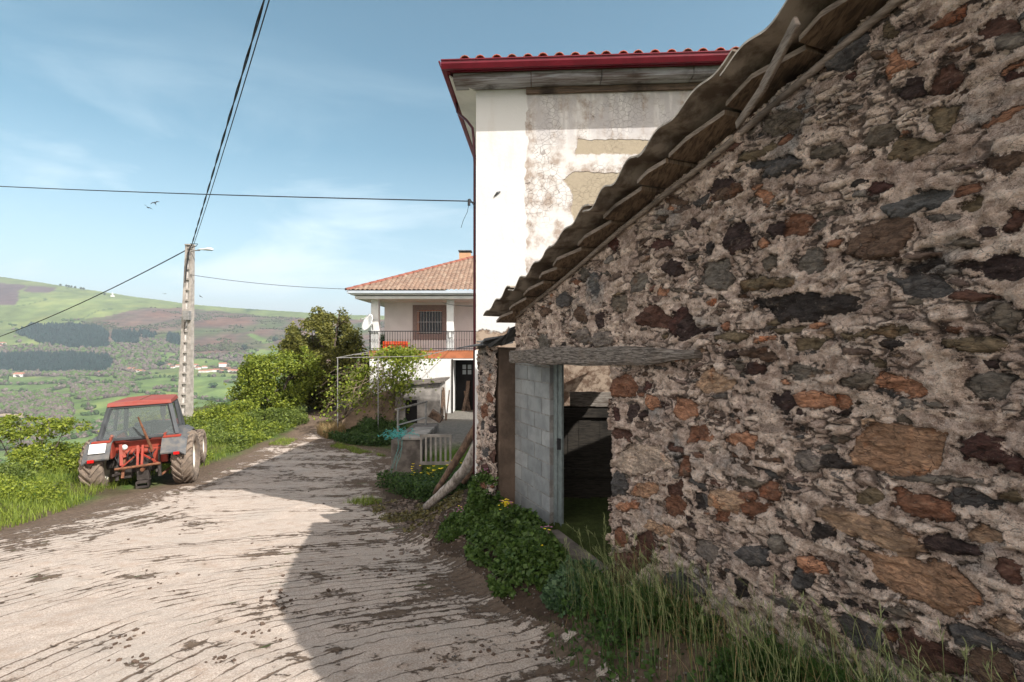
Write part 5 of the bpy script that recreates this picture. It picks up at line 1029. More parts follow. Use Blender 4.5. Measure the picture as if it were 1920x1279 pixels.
tree('broadleaf_tree', -11.2, 30.5, zt, [(0, 0, 2.8, 2.0, 1.8, 2.3), (-.8, 0, 4.1, 1.5, 1.4, 1.4), (1.0, .3, 4.1, 1.2, 1.2, 1.3), (.0, .3, 4.8, 1.3, 1.1, 1.1), (1.7, 0, 2.3, 1.1, 1.2, 1.5), (-.4, 0, 5.7, .4, .5, .5), (1.0, 0, 5.4, .5, .5, .7), (-1.7, 0, 2.9, 1.2, 1.2, 1.5), (-.2, .2, 1.4, 1.6, 1.6, 1.4)], 60000, .15, m_treeleaf, 'large dark olive-brown broadleaf tree at the bend of the track, left of the vine trellis', .16, gap=-.22, fs=.7)
tree('green_shrub_tree', -13.2, 28.5, g(-13.2, 28.5), [(0, 0, 2.0, 1.5, 1.3, 1.7), (-1.3, 0, 1.7, 1.3, 1.1, 1.2), (1.2, .2, 2.4, 1.3, 1.2, 1.5), (.2, -.3, 1.0, 1.7, 1.2, 1.0), (-1.2, 0, 2.6, .7, .7, .8)], 22000, .14, m_limeleaf, 'bright yellow-green shrub tree in front and left of the dark olive tree', .10, gap=-.08, fs=.6)
tree('bramble_bush', -14.4, 25.5, g(-14.4, 25.5), [(0, 0, .35, .9, .9, .5), (-.9, 0, .2, .8, .8, .4), (1.1, 0, .5, .8, .9, .6)], 5000, .12, m_limeleaf, 'rounded green bush just right of the pole foot', .04, cat='bush')
tree('round_bush', -11.6, 25.0, g(-11.6, 25.0), [(0, 0, .3, 1.0, .9, .5), (-.9, 0, .3, .9, .8, .4), (.9, 0, .2, .7, .8, .4)], 6000, .11, m_midleaf, 'low green bush on the bank below the yellow-green shrub tree', .04, cat='bush')
tree('grey_sapling', -8.4, 33, g(-8.4, 33), [(0, 0, 2.6, 1.0, 1.0, 1.7), (.5, 0, 3.9, .7, .7, .9), (.9, 0, 1.8, 1.0, .8, 1.1)], 5200, .12, m_darkleaf, 'thin dark sapling between the olive tree and the balcony house', .06, gap=.05)
tree('leafy_shrub', -6.9, 24.0, g(-6.9, 24), [(0, 0, 1.9, .7, .6, .8), (-.35, 0, 1.3, .6, .6, .7)], 4500, .12, m_limeleaf, 'fresh green shrub at the left corner of the balcony house', .04, cat='bush')
zs_ = -3.7
tree('hedge_sapling', -14.0, 14.6, -4.9, [(0, 0, 2.55, .75, .6, .38), (-.8, 0, 2.3, .7, .6, .35), (.8, .1, 2.5, .65, .5, .32), (.4, 0, 1.9, .6, .5, .3), (-1.6, 0, 2.1, .7, .6, .35), (1.5, 0, 2.6, .5, .4, .22)], 4200, .085, m_limeleaf, 'spindly yellow-green sapling at the left edge before the valley', .035, gap=.02, fs=.25)
# verge: hedge bushes along the drop, as individual bushes
k = 0
lab = ['tangled mid-green bramble behind the verge grass at the far left', 'yellow-green bramble beside the left edge of the photo', 'mid-green bramble left of the tractor wheel', 'low yellow-green bramble behind the left rear tyre of the tractor', 'small green bramble at the far left, nearest the road']
for (x, y, rx, h_) in ((-13.8, 10.4, 1.0, .85), (-12.3, 8.6, .9, .55), (-13.2, 12.8, 1.1, .85), (-12.9, 14.5, 1.0, .8), (-13.6, 9.0, .8, .5)):
    tree('bramble', x, y, g(x, y)-.05, [(0, 0, h_*.5, rx, .9, h_*.6), (-.6, .2, h_*.45, rx*.7, .8, h_*.6), (.6, 0, h_*.35, rx*.7, .8, h_*.5)], 7500, .07, (m_midleaf, m_limeleaf)[k % 2], lab[k], .02, cat='bramble', gap=-.12, fs=.3); k += 1
def scatter(poly, n, thr=None, fs=1.0):
    P = np.array(poly); x = rng.uniform(P[:, 0].min(), P[:, 0].max(), n*4); y = rng.uniform(P[:, 1].min(), P[:, 1].max(), n*4); m = inpoly(x, y, poly)
    if thr is not None: m &= fbm(x*fs, y*fs, 3) > thr
    x = x[m][:n]; y = y[m][:n]; return np.stack([x, y, G(x, y)], -1)
VERGE = [(-7.3, 4.5), (-8.15, 7.9), (-8.8, 10.1), (-9.9, 12.3), (-10.3, 14.5), (-9.7, 16), (-9.9, 20), (-10.2, 24), (-11.2, 28), (-17, 30), (-17.5, 24), (-14, 16), (-13.5, 12), (-13.2, 6), (-11, 4)]
def dens(P, ref=9.0):
    d = np.hypot(P[:, 0], P[:, 1]); return P[rng.random(len(P)) < np.clip(ref/d, .25, 1)**1.5]
P = scatter(VERGE, 60000); P = dens(P, 12); tag(blades('verge_grass', P, .19, .012, m_grass, .7), 'bright green grass covering the roadside verge', 'grass', kind='stuff')
Pv = scatter([(-7.5, 5), (-8.5, 8.2), (-9.3, 10.6), (-10.6, 12.2), (-13, 12), (-12.6, 6)], 15000, .02, .8); Pv[:, 2] += rng.uniform(0, .26, len(Pv)); tag(leaves('verge_clover', Pv, .05, m_limeleaf, droop=0, aspect=.8), 'yellow-green clover and weeds mixed into the left verge grass', 'weeds', kind='stuff')
P = scatter(VERGE, 60000, -.05, 1.1); P = P[(P[:, 0] < plateau_edge(P[:, 1])+2.6) | (P[:, 1] > 15)]; P[:, 2] += rng.uniform(0, .45, len(P))*np.clip(.6+fbm(P[:, 0]*1.3, P[:, 1]*1.3, 3)*1.5, .1, 1.4); P = P[~((P[:, 0] > -12.3) & (P[:, 1] > 9.5) & (P[:, 1] < 16.2))]; tag(leaves('verge_weeds', P, .085, m_midleaf), 'tangled low weeds along the back of the verge', 'weeds', kind='stuff')
P = scatter([(-10.2, 16), (-9.9, 20), (-10.4, 25), (-16, 27), (-15.5, 19), (-12, 15.5)], 30000, -.25, .6); P[:, 2] += rng.uniform(0, .6, len(P))*np.clip(.5+fbm(P[:, 0]*.9, P[:, 1]*.9, 3)*1.6, .1, 1.5); tag(leaves('bank_weeds', P, .10, m_limeleaf), 'yellow-green weeds on the bank between pole and track', 'weeds', kind='stuff')
P = scatter([(-8.6, 23.0), (-7.7, 21.2), (-6.6, 19.9), (-5.0, 19.3), (-4.2, 20.5), (-4.6, 22.2), (-7.4, 22.7)], 16000); P[:, 2] += rng.uniform(0, .55, len(P))*np.clip(.55+fbm(P[:, 0]*1.5, P[:, 1]*1.5, 3)*1.3, .1, 1.3); tag(leaves('yard_weeds', P, .09, m_darkleaf), 'dark green weeds in front of the lean-to', 'weeds', kind='stuff')
P = scatter([(-8.5, 22.3), (-7.6, 21.0), (-7.0, 21.6), (-8.0, 23)], 1800); tag(blades('dry_grass', P, .5, .02, m_dry, .5), 'tuft of dry straw-coloured grass below the left trellis post', 'grass', kind='stuff')
P = scatter([(-9.4, 19.6), (-8.6, 19.6), (-8.7, 20.8), (-9.5, 21)], 900); 
P2 = scatter([(-6.9, 19.3), (-5.0, 17.7), (-4.3, 17.6), (-5.0, 18.3), (-6.8, 19.9)], 2200, -.1, 2); P3 = scatter([(-3.6, 10.9), (-3.1, 10.7), (-2.6, 10.9), (-3.2, 11.6)], 450, 0, 2)
tag(blades('crack_grass', np.vstack([P, P2, P3]), .11, .012, m_grass, .8), 'short grass growing in the cracks of the road', 'grass', kind='stuff')
P = scatter([(-3.3, 13.7), (-3.5, 13.2), (-2.8, 12.2), (-1.6, 10.6), (-.9, 10.4), (-.8, 13.6)], 12000, -.15, 1.4); P[:, 2] += rng.uniform(0, .42, len(P)); tag(leaves('bank_nettles', P, .07, m_darkleaf), 'dark nettles growing round the slatted panel', 'weeds', kind='stuff')
P = scatter([(-3.1, 11.5), (-2.6, 9.6), (-1.9, 8.4), (-1.2, 7.2), (-.8, 8.0), (-1.0, 10.4)], 2600, .02, 2.2); P[:, 2] += rng.uniform(0, .07, len(P)); tag(leaves('bank_litter', P, .055, leafmat('litter_leaf', (.06, .05, .02), (.17, .15, .05), .1), droop=.2), 'small weeds and leaf litter on the dirt bank below the logs', 'weeds', kind='stuff')
b = MB()
for i in range(700):
    y = random.uniform(6.4, 11.5); x = np.interp(y, [6.4, 8, 10, 11.5], [-1.0, -1.6, -2.2, -2.7])+random.gauss(.1, .4); r_ = random.uniform(.006, .03); b.box((x, y, g(x, y)+r_*.3), (r_*2.2, r_*1.8, r_), Matrix.Rotation(random.uniform(0, 3), 3, 'Z'), jit=r_*.4)
tag(b.build('bank_rubble', simple('bank_stone', (.17, .13, .105), .95, .5, 3, .3)), 'clods and small stones on the dirt bank beside the weeds', 'rubble', kind='stuff')
# flowers round the panel
b = MB()
def flower(p, r_):
    for k in range(4):
        a = k*math.pi/2+random.random(); d_ = Vector((math.cos(a), math.sin(a), .4)); s_ = Vector((-math.sin(a), math.cos(a), 0)); c = Vector(p); b.add([c, c+d_*r_*.6+s_*r_*.4, c+d_*r_, c+d_*r_*.6-s_*r_*.4], [(0, 1, 2, 3)])
for i in range(38): x = random.uniform(-2.6, -1.3); y = random.uniform(12.6, 13.3); z = g(x, y)+random.uniform(.3, .62); flower((x, y, z), .045)
tag(b.build('yellow_flowers', m_yellow), 'scattered yellow flowers in front of the slatted panel', 'flowers', kind='stuff')
# plant clumps at the barn doorway
def clump(name, s, o, rs_, ro, h_, n, size, mat, label, fl=0, pink=0):
    c = W(s, o, 0); zc_ = g(c.x, c.y); t = empty(name, (c.x, c.y, zc_)); tag(t, label, 'plant')
    m = n*2; a = rng.uniform(0, 2*np.pi, m); r_ = np.sqrt(rng.random(m)); u = r_*np.cos(a); v = r_*np.sin(a); hh = h_*np.clip((1-.75*r_**1.8)*(.75+.5*fbm(u*2.5+s*3, v*2.5, 3)), .08, 1.3); z = hh*rng.uniform(.05, 1, m)**.7
    X = u*rs_*D[0]+v*ro*NI[0]; Y = u*rs_*D[1]+v*ro*NI[1]; gz_ = G(X+c.x, Y+c.y)-zc_; P = np.stack([X, Y, z+gz_], -1)
    cl = fbm(P[:, 0]*7+P[:, 1]*5, P[:, 2]*8, 3); P = P[cl > -.04][:n]; leaves('foliage', P, size, mat, t, droop=.0, aspect=.85)
    b = MB()
    for i in range(40):
        x, y, z_ = P[random.randrange(len(P))]; b.tube([(x*.6, y*.6, 0), (x*.85, y*.85, z_*.55), (x, y, z_)], [.005, .004, .002], 4)
    b.build('stems', m_darkleaf_s, t)
    if fl or pink:
        global bb
    for cnt, mt, nm in ((fl, m_yellow, 'blossoms'), (pink, m_pink, 'pink_blossoms')):
        if not cnt: continue
        b2 = MB()
        for i in range(cnt):
            x, y, z_ = P[np.argmax(P[:, 2]*rng.random(len(P)))] + np.array([random.uniform(-.04, .04), random.uniform(-.04, .04), random.uniform(0, .06)])
            for k in range(5):
                a_ = k*1.257+random.random(); d_ = Vector((math.cos(a_), math.sin(a_), .3)); s2 = Vector((-math.sin(a_), math.cos(a_), 0)); c2 = Vector((x, y, z_)); r3 = .016; b2.add([c2, c2+d_*r3*.6+s2*r3*.5, c2+d_*r3, c2+d_*r3*.6-s2*r3*.5], [(0, 1, 2, 3)])
        b2.build(nm, mt, t)
    return t
m_darkleaf_s = simple('stem_green', (.07, .11, .03), .7, .2, 8, 0); m_pink = simple('pink_petal', (.42, .16, .28), .6, .1, 5, 0)
m_weed = leafmat('weed_leaf', (.030, .062, .014), (.10, .165, .035), .3)
clump('tall_weed', -2.50, .26, .42, .28, .80, 7500, .050, m_weed, 'tall leafy weed clump in front of the gate pillar', 0, 12)
clump('door_weed', -1.75, .28, .75, .40, .54, 8500, .045, m_weed, 'broad leafy weed with yellow flowers at the foot of the block wall', 34, 14)
clump('step_weed', -.85, .40, .48, .36, .42, 7000, .042, m_weed, 'low green weed spilling over the doorstep', 4, 8)
clump('bank_weed', -2.95, .50, .32, .26, .26, 2600, .042, m_weed, 'pale flowering weed at the foot of the downpipe', 3, 18)
clump('creeping_plant', -.05, .32, .30, .24, .30, 3600, .045, leafmat('blue_green', (.03, .06, .03), (.10, .17, .08), .25), 'low blue-green plant at the stone corner of the doorway', 0, 0)
# grass along the barn wall
n_ = 4200; s_ = rng.uniform(.05, 3.25, n_); o_ = .05+np.abs(rng.normal(0, .24, n_)); cl = fbm(s_*3.5, o_*3, 3); m = (cl > -.12) & (rng.random(n_) < np.clip((s_+.1)/.8, .12, 1)); s_ = s_[m]; o_ = o_[m]
x = P0[0]+s_*D[0]-o_*NI[0]; y = P0[1]+s_*D[1]-o_*NI[1]; P = np.stack([x, y, G(x, y)], -1)
tag(blades('wall_grass', P, .30, .0055, m_longgrass, .75, lean=(-.25, 0, 0), jit=.6, seg=5), 'long seeding grass along the foot of the stone barn wall', 'grass', kind='stuff')
x = np.tile(x, 3)[:9000]; y = np.tile(y, 3)[:9000]; P = np.stack([x+rng.normal(0, .05, len(x)), y+rng.normal(0, .05, len(x)), G(x, y)+rng.uniform(0, .16, len(x))], -1)
tag(leaves('wall_weeds', P, .038, m_darkleaf, droop=0, aspect=.8), 'small leafy weeds under the long grass by the barn', 'weeds', kind='stuff')
s3 = rng.uniform(.3, 3.2, 500); o3 = .05+np.abs(rng.normal(0, .2, 500)); x3 = P0[0]+s3*D[0]-o3*NI[0]; y3 = P0[1]+s3*D[1]-o3*NI[1]; tag(blades('dead_stalks', np.stack([x3, y3, G(x3, y3)], -1), .34, .005, m_dry, .6, jit=.5, seg=4), 'dead brown stalks among the grass by the barn', 'grass', kind='stuff')
# seed heads: thin branching awns
b = MB()
for i in range(260):
    s = random.uniform(.1, 3.2); o = random.uniform(.08, .5); p = W(s, o, 0); p.z = g(p.x, p.y); hh = random.uniform(.35, .62); ln = Vector((random.uniform(-.35, .1), random.uniform(-.2, .2), 0))*hh; pts = [p, p+ln*.2+Vector((0, 0, hh*.5)), p+ln*.6+Vector((0, 0, hh*.85)), p+ln+Vector((0, 0, hh*.97))]; b.tube(pts, .0012, 3, cap=False)
    for k in range(9):
        q = Vector(pts[2]).lerp(Vector(pts[3]), k/8); d_ = (Vector(pts[3])-Vector(pts[2])).normalized()+Vector((random.uniform(-.7, .7), random.uniform(-.7, .7), random.uniform(-.5, .3))); e_ = q+d_.normalized()*.045; sd_ = d_.cross(Vector((0, 0, 1))).normalized()*.0022; b.add([q, (q+e_)/2+sd_, e_, (q+e_)/2-sd_], [(0, 1, 2, 3)])
tag(b.build('seed_heads', simple('seed_green', (.20, .23, .10), .8, .2, 8, 0)), 'drooping grass seed heads against the stone wall', 'grass', kind='stuff')
# litter of gravel and clods on the road edge near the barn
b = MB()
for i in range(1300):
    s = random.uniform(-4.5, 2.6); o = abs(random.gauss(.55, .5))+.15; p = W(s, o, 0); p.z = g(p.x, p.y)+.012; r_ = random.choice([.003, .004, .006, .009])
    b.box(p, (r_*2, r_*1.5, r_), Matrix.Rotation(random.uniform(0, 3), 3, 'Z'), jit=r_*.35)
tag(b.build('loose_gravel', simple('grit', (.30, .27, .245), .9, .6, 5, 0)), 'loose pale gravel strewn at the foot of the barn bank', 'gravel', kind='stuff')
b = MB()
for i in range(260):
    a_, b__, c_, d_ = random.choice(SPOT); px = a_+random.gauss(0, c_*.4); py = min(1275, b__+random.gauss(0, d_*.4)); rr1 = (py-CY)/F-.165
    if rr1 < .05: continue
    Y = 1.65/rr1; X = (px-CX)/F*Y
    if Y > 13 or polysd(np.array([X]), np.array([Y]), ROAD)[0] < .1: continue
    r_ = random.uniform(.004, .013)*(1+.05*Y); b.box((X, Y, g(X, Y)+.016), (r_*2, r_*2, r_*.9), Matrix.Rotation(random.uniform(0, 3), 3, 'Z'), jit=r_*.5)
tag(b.build('mud_clods', simple('clod', (.11, .075, .055), .95, .4, 20, .4)), 'dark clods of dried mud scattered on the road', 'mud', kind='stuff')

# ------------------------------------------------------------------ trellis and vine
TR = [A(633, 672, 21.6), A(709, 672, 21.6)]
t = empty('pipe_trellis', (TR[0].x, 21.6, -3.8)); tag(t, 'thin metal pipe trellis carrying the vine in front of the balcony house', 'trellis'); o0 = Vector(t.location)
for px in (633, 709):
    b = MB(); p = A(px, 671, 21.6); b.cyl(p-o0, Vector((p.x, p.y, -3.9))-o0, .022, 8); b.build('post', m_galv, t)
b = MB(); c1, c2 = A(631, 671, 21.6), A(711, 671, 21.6); c3, c4 = A(690, 660, 24.9), A(845, 655, 24.9)
for p, q in ((c1, A(790, 668, 21.6)), (c1, c3), (c2, A(760, 658, 24.9)), (A(790, 668, 21.6), c4), (A(660, 665, 23.2), A(810, 662, 23.2))): b.cyl(p-o0, q-o0, .019, 6)
b.build('top_pipes', m_galv, t)
vt = empty('grape_vine', (-5.2, 22.2, -3.6)); tag(vt, 'yellow-green climbing vine tangled over the pipe trellis', 'vine'); o0 = Vector(vt.location)
b = MB(); LP = []
def strand(p, q, r_, wig=.25, n=9):
    p = Vector(p); q = Vector(q); pts = []
    for i in range(n): pts.append(p.lerp(q, i/(n-1))+(Vector((random.gauss(0, wig), random.gauss(0, wig), random.gauss(0, wig)))*math.sin(math.pi*i/(n-1))*.6))
    b.tube([v-o0 for v in pts], [r_*(1-.6*i/(n-1)) for i in range(n)], 5); return pts
roots = [A(705, 790, 22), A(740, 785, 22.2), A(635, 790, 21.8)]
for i in range(34):
    p = random.choice(roots); q = A(random.uniform(690, 790), random.uniform(655, 690), random.uniform(21.6, 24.5)); LP.append(strand(p, q, .022))
for i in range(46):
    p = A(random.uniform(640, 790), random.uniform(668, 740), random.uniform(21.6, 23)); q = p+Vector((random.uniform(-1.4, .9), random.uniform(-.6, .3), random.uniform(-1.4, -.1))); LP.append(strand(p, q, .012, .15, 7))
for i in range(24):
    p = A(random.uniform(625, 680), random.uniform(700, 760), 21.7); q = p+Vector((random.uniform(-1.1, -.1), random.uniform(-.4, .3), random.uniform(-.9, .3))); LP.append(strand(p, q, .012, .12, 6))
b.build('stems', m_twig, vt, smooth=True)
Q = []
for pts in LP:
    for v in pts[2:]:
        for k in range(3): Q.append(tuple(v-o0+Vector((random.gauss(0, .10), random.gauss(0, .10), random.gauss(0, .10)))))
for i in range(1900):
    px = random.gauss(748, 27); v = A(px, random.gauss(662, 7)+abs(px-745)*.12, random.uniform(21.8, 24.2)); Q.append(tuple(v-o0))
for i in range(700): v = A(random.gauss(755, 14), random.uniform(665, 735), random.uniform(21.6, 22.2)); Q.append(tuple(v-o0))
leaves('foliage', np.array(Q), .105, m_limeleaf, vt, aspect=.95)

# ------------------------------------------------------------------ swallows
def bird(px, py, Y, rot, sc, label):
    t = A(px, py, Y); b = MB(); b.tube([(0, -.10, 0), (0, -.04, .0), (0, .05, 0), (0, .10, .005)], [.006, .022, .022, .006], 6)
    for sg in (-1, 1):
        V = [(0, .05, .01), (sg*.09, .05, .045), (sg*.19, -.03, .03), (sg*.08, .0, .035), (0, -.02, .01)]; V += [(v[0], v[1], v[2]-.004) for v in V]
        b.add(V, [(0, 1, 2, 3, 4), (9, 8, 7, 6, 5), (0, 1, 6, 5), (1, 2, 7, 6), (2, 3, 8, 7), (3, 4, 9, 8)]); b.add([(0, -.08, 0), (sg*.03, -.19, 0), (sg*.012, -.11, 0), (0, -.08, -.004), (sg*.03, -.19, -.004), (sg*.012, -.11, -.004)], [(0, 1, 2), (5, 4, 3), (0, 1, 4, 3), (1, 2, 5, 4)])
    o = b.build('swallow', m_black); o.location = t; o.rotation_euler = rot; o.scale = (sc,)*3; tag(o, label, 'bird', 'swallows over the valley')
bird(277, 389, 22, (.5, .3, 1.2), 1.0, 'dark bird gliding flat, lower left of the pair in the sky'); bird(291, 381, 22, (.9, -.4, .5), 1.0, 'dark bird with raised wings, upper right of the pair in the sky')
bird(308, 551, 40, (.2, .1, .8), .9, 'tiny bird left of the pole above the ridge'); bird(376, 556, 36, (.3, .5, 1.5), 1.0, 'tiny bird just right of the pole above the ridge')

# ------------------------------------------------------------------ valley: trees, village
def ico(sub):
    import bmesh
    bm = bmesh.new(); bmesh.ops.create_icosphere(bm, subdivisions=sub, radius=1); v = np.array([p.co for p in bm.verts]); f = np.array([[q.index for q in p.verts] for p in bm.faces]); bm.free(); return v, f
def blobs(name, P, rad, hgt_, mat, cols, label, sub=1, cone=False, cat='wood'):
    v, f = ico(sub); n = len(P)
    if cone: v = v.copy(); tt = (v[:, 2]+1)/2; v[:, 0] *= (1-tt)*1.15+.12; v[:, 1] *= (1-tt)*1.15+.12
    jt = 1+.35*rng.uniform(-1, 1, (n, len(v), 1)); an = rng.uniform(0, 6.28, n); c, s = np.cos(an)[:, None], np.sin(an)[:, None]
    vx = v[None, :, 0]*c-v[None, :, 1]*s; vy = v[None, :, 0]*s+v[None, :, 1]*c; vz = np.repeat(v[None, :, 2], n, 0)
    L = np.stack([vx, vy, vz], -1)*jt; sc = np.stack([rad, rad, hgt_], -1)[:, None]; V = L*sc+P[:, None]+np.array([0, 0, 1])*(hgt_*.7)[:, None, None]
    Fc = (f[None]+np.arange(n)[:, None, None]*len(v)).reshape(-1, 3); cc = np.repeat(cols[:, None], len(v), 1)*(1+.15*rng.uniform(-1, 1, (n, len(v), 1)))
    o = rawmesh(name, V.reshape(-1, 3), Fc, mat, cols=np.clip(cc.reshape(-1, 3), .004, 1)); tag(o, label, cat, kind='stuff'); return o
n = N('far_foliage'); f_ = n.noise(.5, 5, .7); n.set('Base Color', n.mix(n.rng(f_, .35, .65), n.mix(1, n.attr('Col', 'Color'), (.6, .6, .6), 'MULTIPLY'), n.mix(1, n.attr('Col', 'Color'), (1.3, 1.3, 1.3), 'MULTIPLY'))); n.set('Roughness', 1); n.set('Specular IOR Level', .05); m_far = n.m
def samp(N_, y0, y1, pxa=-150, pxb=1000):
    Y = np.exp(rng.uniform(math.log(y0), math.log(y1), N_)); px = rng.uniform(pxa, pxb, N_); X = (px-CX)/F*Y; Z = G(X, Y); return X, Y, Z
X, Y, Z = samp(150000, 450, 2250, -150, 760); cv = cover(X, Y, Z); py = CY-F*Z/Y
sel = np.where(cv == 2)[0][:4200]; P = np.stack([X, Y, Z], -1)[sel]; k_ = len(P)
blobs('pine_plantation', P, rng.uniform(3.2, 4.8, k_), rng.uniform(6, 9, k_), m_far, np.tile([.018, .036, .030], (k_, 1))*rng.uniform(.7, 1.3, (k_, 1)), 'dark rectangular pine plantations on the far hillside', 1, True)
sel = np.where(cv == 3)[0][:9000]; P = np.stack([X, Y, Z], -1)[sel]; k_ = len(P); mixc_ = rng.random((k_, 1)) < .42
cc = np.where(mixc_, [[.075, .115, .035]], [[.120, .100, .086]])*rng.uniform(.85, 1.15, (k_, 1))
blobs('bare_woodland', P, rng.uniform(3, 5.5, k_), rng.uniform(3, 5.5, k_), m_far, cc, 'grey-mauve leafless woodland in the valley', 1)
scr = fbm(X/70+9, Y/70, 3); sel = np.where((cv == 1) & (scr > .12))[0][:3000]; P = np.stack([X, Y, Z], -1)[sel]; k_ = len(P)
blobs('hill_scrub', P, rng.uniform(2, 4, k_), rng.uniform(1.5, 3, k_), m_far, np.tile([.075, .085, .04], (k_, 1))*rng.uniform(.6, 1.2, (k_, 1)), 'dark scrub on the brown hillside', 1, cat='scrub')
hn_ = np.abs(fbm(X/210+31, Y/210+7, 2)); sc2 = fbm(X/38+2, Y/38, 3); sel = np.where(((cv == 4) | (cv == 0)) & (py > 600) & ((hn_ < .03) | (sc2 > .42)))[0][:5200]; P = np.stack([X, Y, Z], -1)[sel]; k_ = len(P); mixc_ = rng.random((k_, 1)) < .35
blobs('field_hedges', P, rng.uniform(2.5, 5, k_), rng.uniform(2.5, 4.5, k_), m_far, np.where(mixc_, [[.12, .10, .085]], [[.055, .090, .030]])*rng.uniform(.7, 1.3, (k_, 1)), 'hedges and field trees scattered over the valley meadows', 1, cat='hedge')
# nearer wood below the verge
Yn = rng.uniform(60, 260, 9000); px = rng.uniform(-100, 760, 9000); Xn = (px-CX)/F*Yn; Zn = G(Xn, Yn); sel = np.where((Xn < -30) & (fbm(Xn/25, Yn/25, 3) > -.15))[0][:1600]; P = np.stack([Xn, Yn, Zn], -1)[sel]; k_ = len(P)
tops = np.minimum(rng.uniform(2, 4.5, k_), 9); blobs('valley_side_wood', P, rng.uniform(1.8, 3.2, k_), tops, m_far, np.where(rng.random((k_, 1)) < .4, [[.12, .10, .085]], [[.06, .095, .03]])*rng.uniform(.7, 1.3, (k_, 1)), 'mixed wood on the slope falling from the verge', 2)
# trees on the ridge and in the valley that one can tell apart
def onhill(px, py):
    Ys = np.geomspace(420, 2290, 900); X = (px-CX)/F*Ys; pz = CY-F*G(X, Ys)/Ys; i = np.where((pz[:-1]-py)*(pz[1:]-py) <= 0)[0]
    i = i[0] if len(i) else np.argmin(np.abs(pz-py)); return X[i], Ys[i], g(X[i], Ys[i])
v1, f1 = ico(2)
def fartree(px, py, r_, h_, col, label, group=None):
    x, y, z = onhill(px, py); t = empty('hill_tree', (x, y, z)); tag(t, label, 'tree', group)
    V = v1*(1+.3*rng.uniform(-1, 1, (len(v1), 1)))*np.array([r_, r_, h_*.5])+np.array([0, 0, h_*.6]); rawmesh('crown', V, f1, m_far, t, cols=np.tile(col, (len(V), 1))*(1+.3*rng.uniform(-1, 1, (len(V), 1))))
    b = MB(); b.tube([(0, 0, -1), (0, 0, h_*.4)], r_*.12, 6); b.build('trunk', m_bark, t)
for px in (113, 124, 129, 134, 141, 152, 157): fartree(px, 536+(px-113)*.16, 4.5, 9, (.035, .055, .02), 'one of the small dark trees in a row on the left ridge', 'ridge trees')
fartree(196, 553, 5, 9, (.04, .06, .025), 'lone dark tree left of the white chapel on the hill'); fartree(459, 656, 7, 15, (.02, .035, .02), 'isolated dark round tree on the slope right of the pole'); fartree(302, 688, 9, 14, (.025, .045, .025), 'dark tree clump left of the village houses'); fartree(515, 640, 8, 14, (.03, .05, .03), 'dark tree on the slope beside the olive tree top')
fartree(400, 727, 8, 10, (.04, .075, .025), 'round green tree in the meadow right of the pole'); fartree(170, 727, 6, 8, (.04, .075, .025), 'small round tree in the meadow above the tractor'); fartree(220, 777, 7, 9, (.05, .08, .03), 'dark bush tree in the bright green field')
m_vwall = simple('village_white', (.72, .70, .66), .9, .1, .5, 0); m_vroof = simple('village_roof', (.40, .17, .11), .9, .2, .4, 0)
def cottage():
    t = empty('village_house', (0, 0, 0)); b = MB(); b.bbox((-7, -5, -3), (7, 5, 5)); b.build('wall', m_vwall, t)
    b = MB(); b.prism([(-5.8, 4.9), (5.8, 4.9), (0, 7.4)], 'x', -7.6, 7.6); b.build('roof', m_vroof, t)
    return t
proto = cottage(); first = True
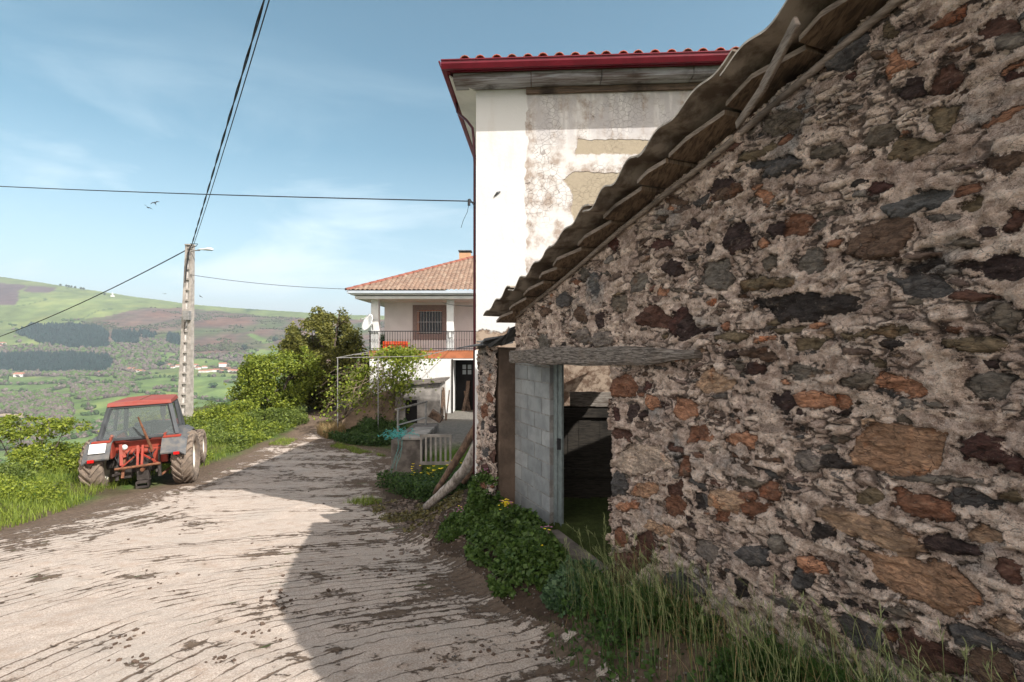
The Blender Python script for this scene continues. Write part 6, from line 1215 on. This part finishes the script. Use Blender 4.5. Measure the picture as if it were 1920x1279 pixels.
VH = [(37, 706, 1.5, 'long white building alone at the left end of the valley meadows'), (188, 700, 1.0, 'low pale building behind the meadow hedge, left of the village'), (247, 695, 1.3, 'white farm building at the left end of the near cluster'), (257, 697, 1.0, 'pink-roofed house beside the white farm building'), (266, 698, 1.0, 'right-hand house of the cluster left of the pole'), (318, 686, 1.0, 'white house just left of the pole'), (334, 687, .9, 'small white house touching the left side of the pole'), (324, 690, .7, 'little shed below the two houses left of the pole'),
      (366, 687, 1.1, 'white house just right of the pole'), (371, 692, 1.0, 'red-roofed house right of the pole'), (384, 690, .9, 'white house in the middle of the upper village row'), (418, 686, 1.4, 'long house on its own above the right of the village'), (378, 698, .9, 'house at the left of the lower village row'), (386, 698, 1.0, 'second house of the lower village row'), (396, 697, 1.0, 'third house of the lower village row'), (406, 697, 1.2, 'white house in the middle of the lower village row'), (416, 698, .9, 'small house right of the middle of the lower row'), (433, 697, 1.0, 'white house near the right end of the lower row'), (441, 698, 1.1, 'last house at the right end of the village'), (428, 693, .8, 'house tucked above the right end of the lower row'),
      (5, 646, 1.2, 'white house below the upper pine plantation at the left edge'), (1, 650, 1.0, 'second white house at the left edge below the pines')]
def dup(root):
    r_ = root.copy(); S.collection.objects.link(r_)
    for ch in list(root.children): c_ = ch.copy(); S.collection.objects.link(c_); c_.parent = r_
    return r_
for (px, py, sc, lab_) in VH:
    o = proto if first else dup(proto); first = False; x, y, z = onhill(px, py); o.location = (x, y, z); o.scale = (sc*.85,)*3; o.rotation_euler = (0, 0, random.uniform(-.4, .4)); tag(o, lab_, 'house', 'houses of the valley village')
x, y, z = onhill(211, 556); b = MB(); b.bbox((-6, -5, -2), (6, 5, 5)); b.box((0, 0, 9), (4, 4, 10)); b.box((0, 0, 16), (3.6, 3.6, 6), taper=.1); o = b.build('hill_chapel', m_vwall); o.location = (x, y, z); tag(o, 'tiny white chapel with a pointed tower near the hilltop', 'chapel')

# ------------------------------------------------------------------ haze
n = bpy.data.materials.new('air_haze'); n.use_nodes = True; tt = n.node_tree; tt.nodes.clear(); ou = tt.nodes.new('ShaderNodeOutputMaterial'); pv = tt.nodes.new('ShaderNodeVolumePrincipled'); pv.inputs['Color'].default_value = (.80, .88, 1, 1); pv.inputs['Density'].default_value = .00017; pv.inputs['Anisotropy'].default_value = .2; tt.links.new(pv.outputs[0], ou.inputs['Volume'])
b = MB(); zmin = float(GZ.min())-3; b.bbox((-15000, -15000, zmin), (15000, 15000, 420)); o = b.build('haze', n); tag(o, kind='stuff')
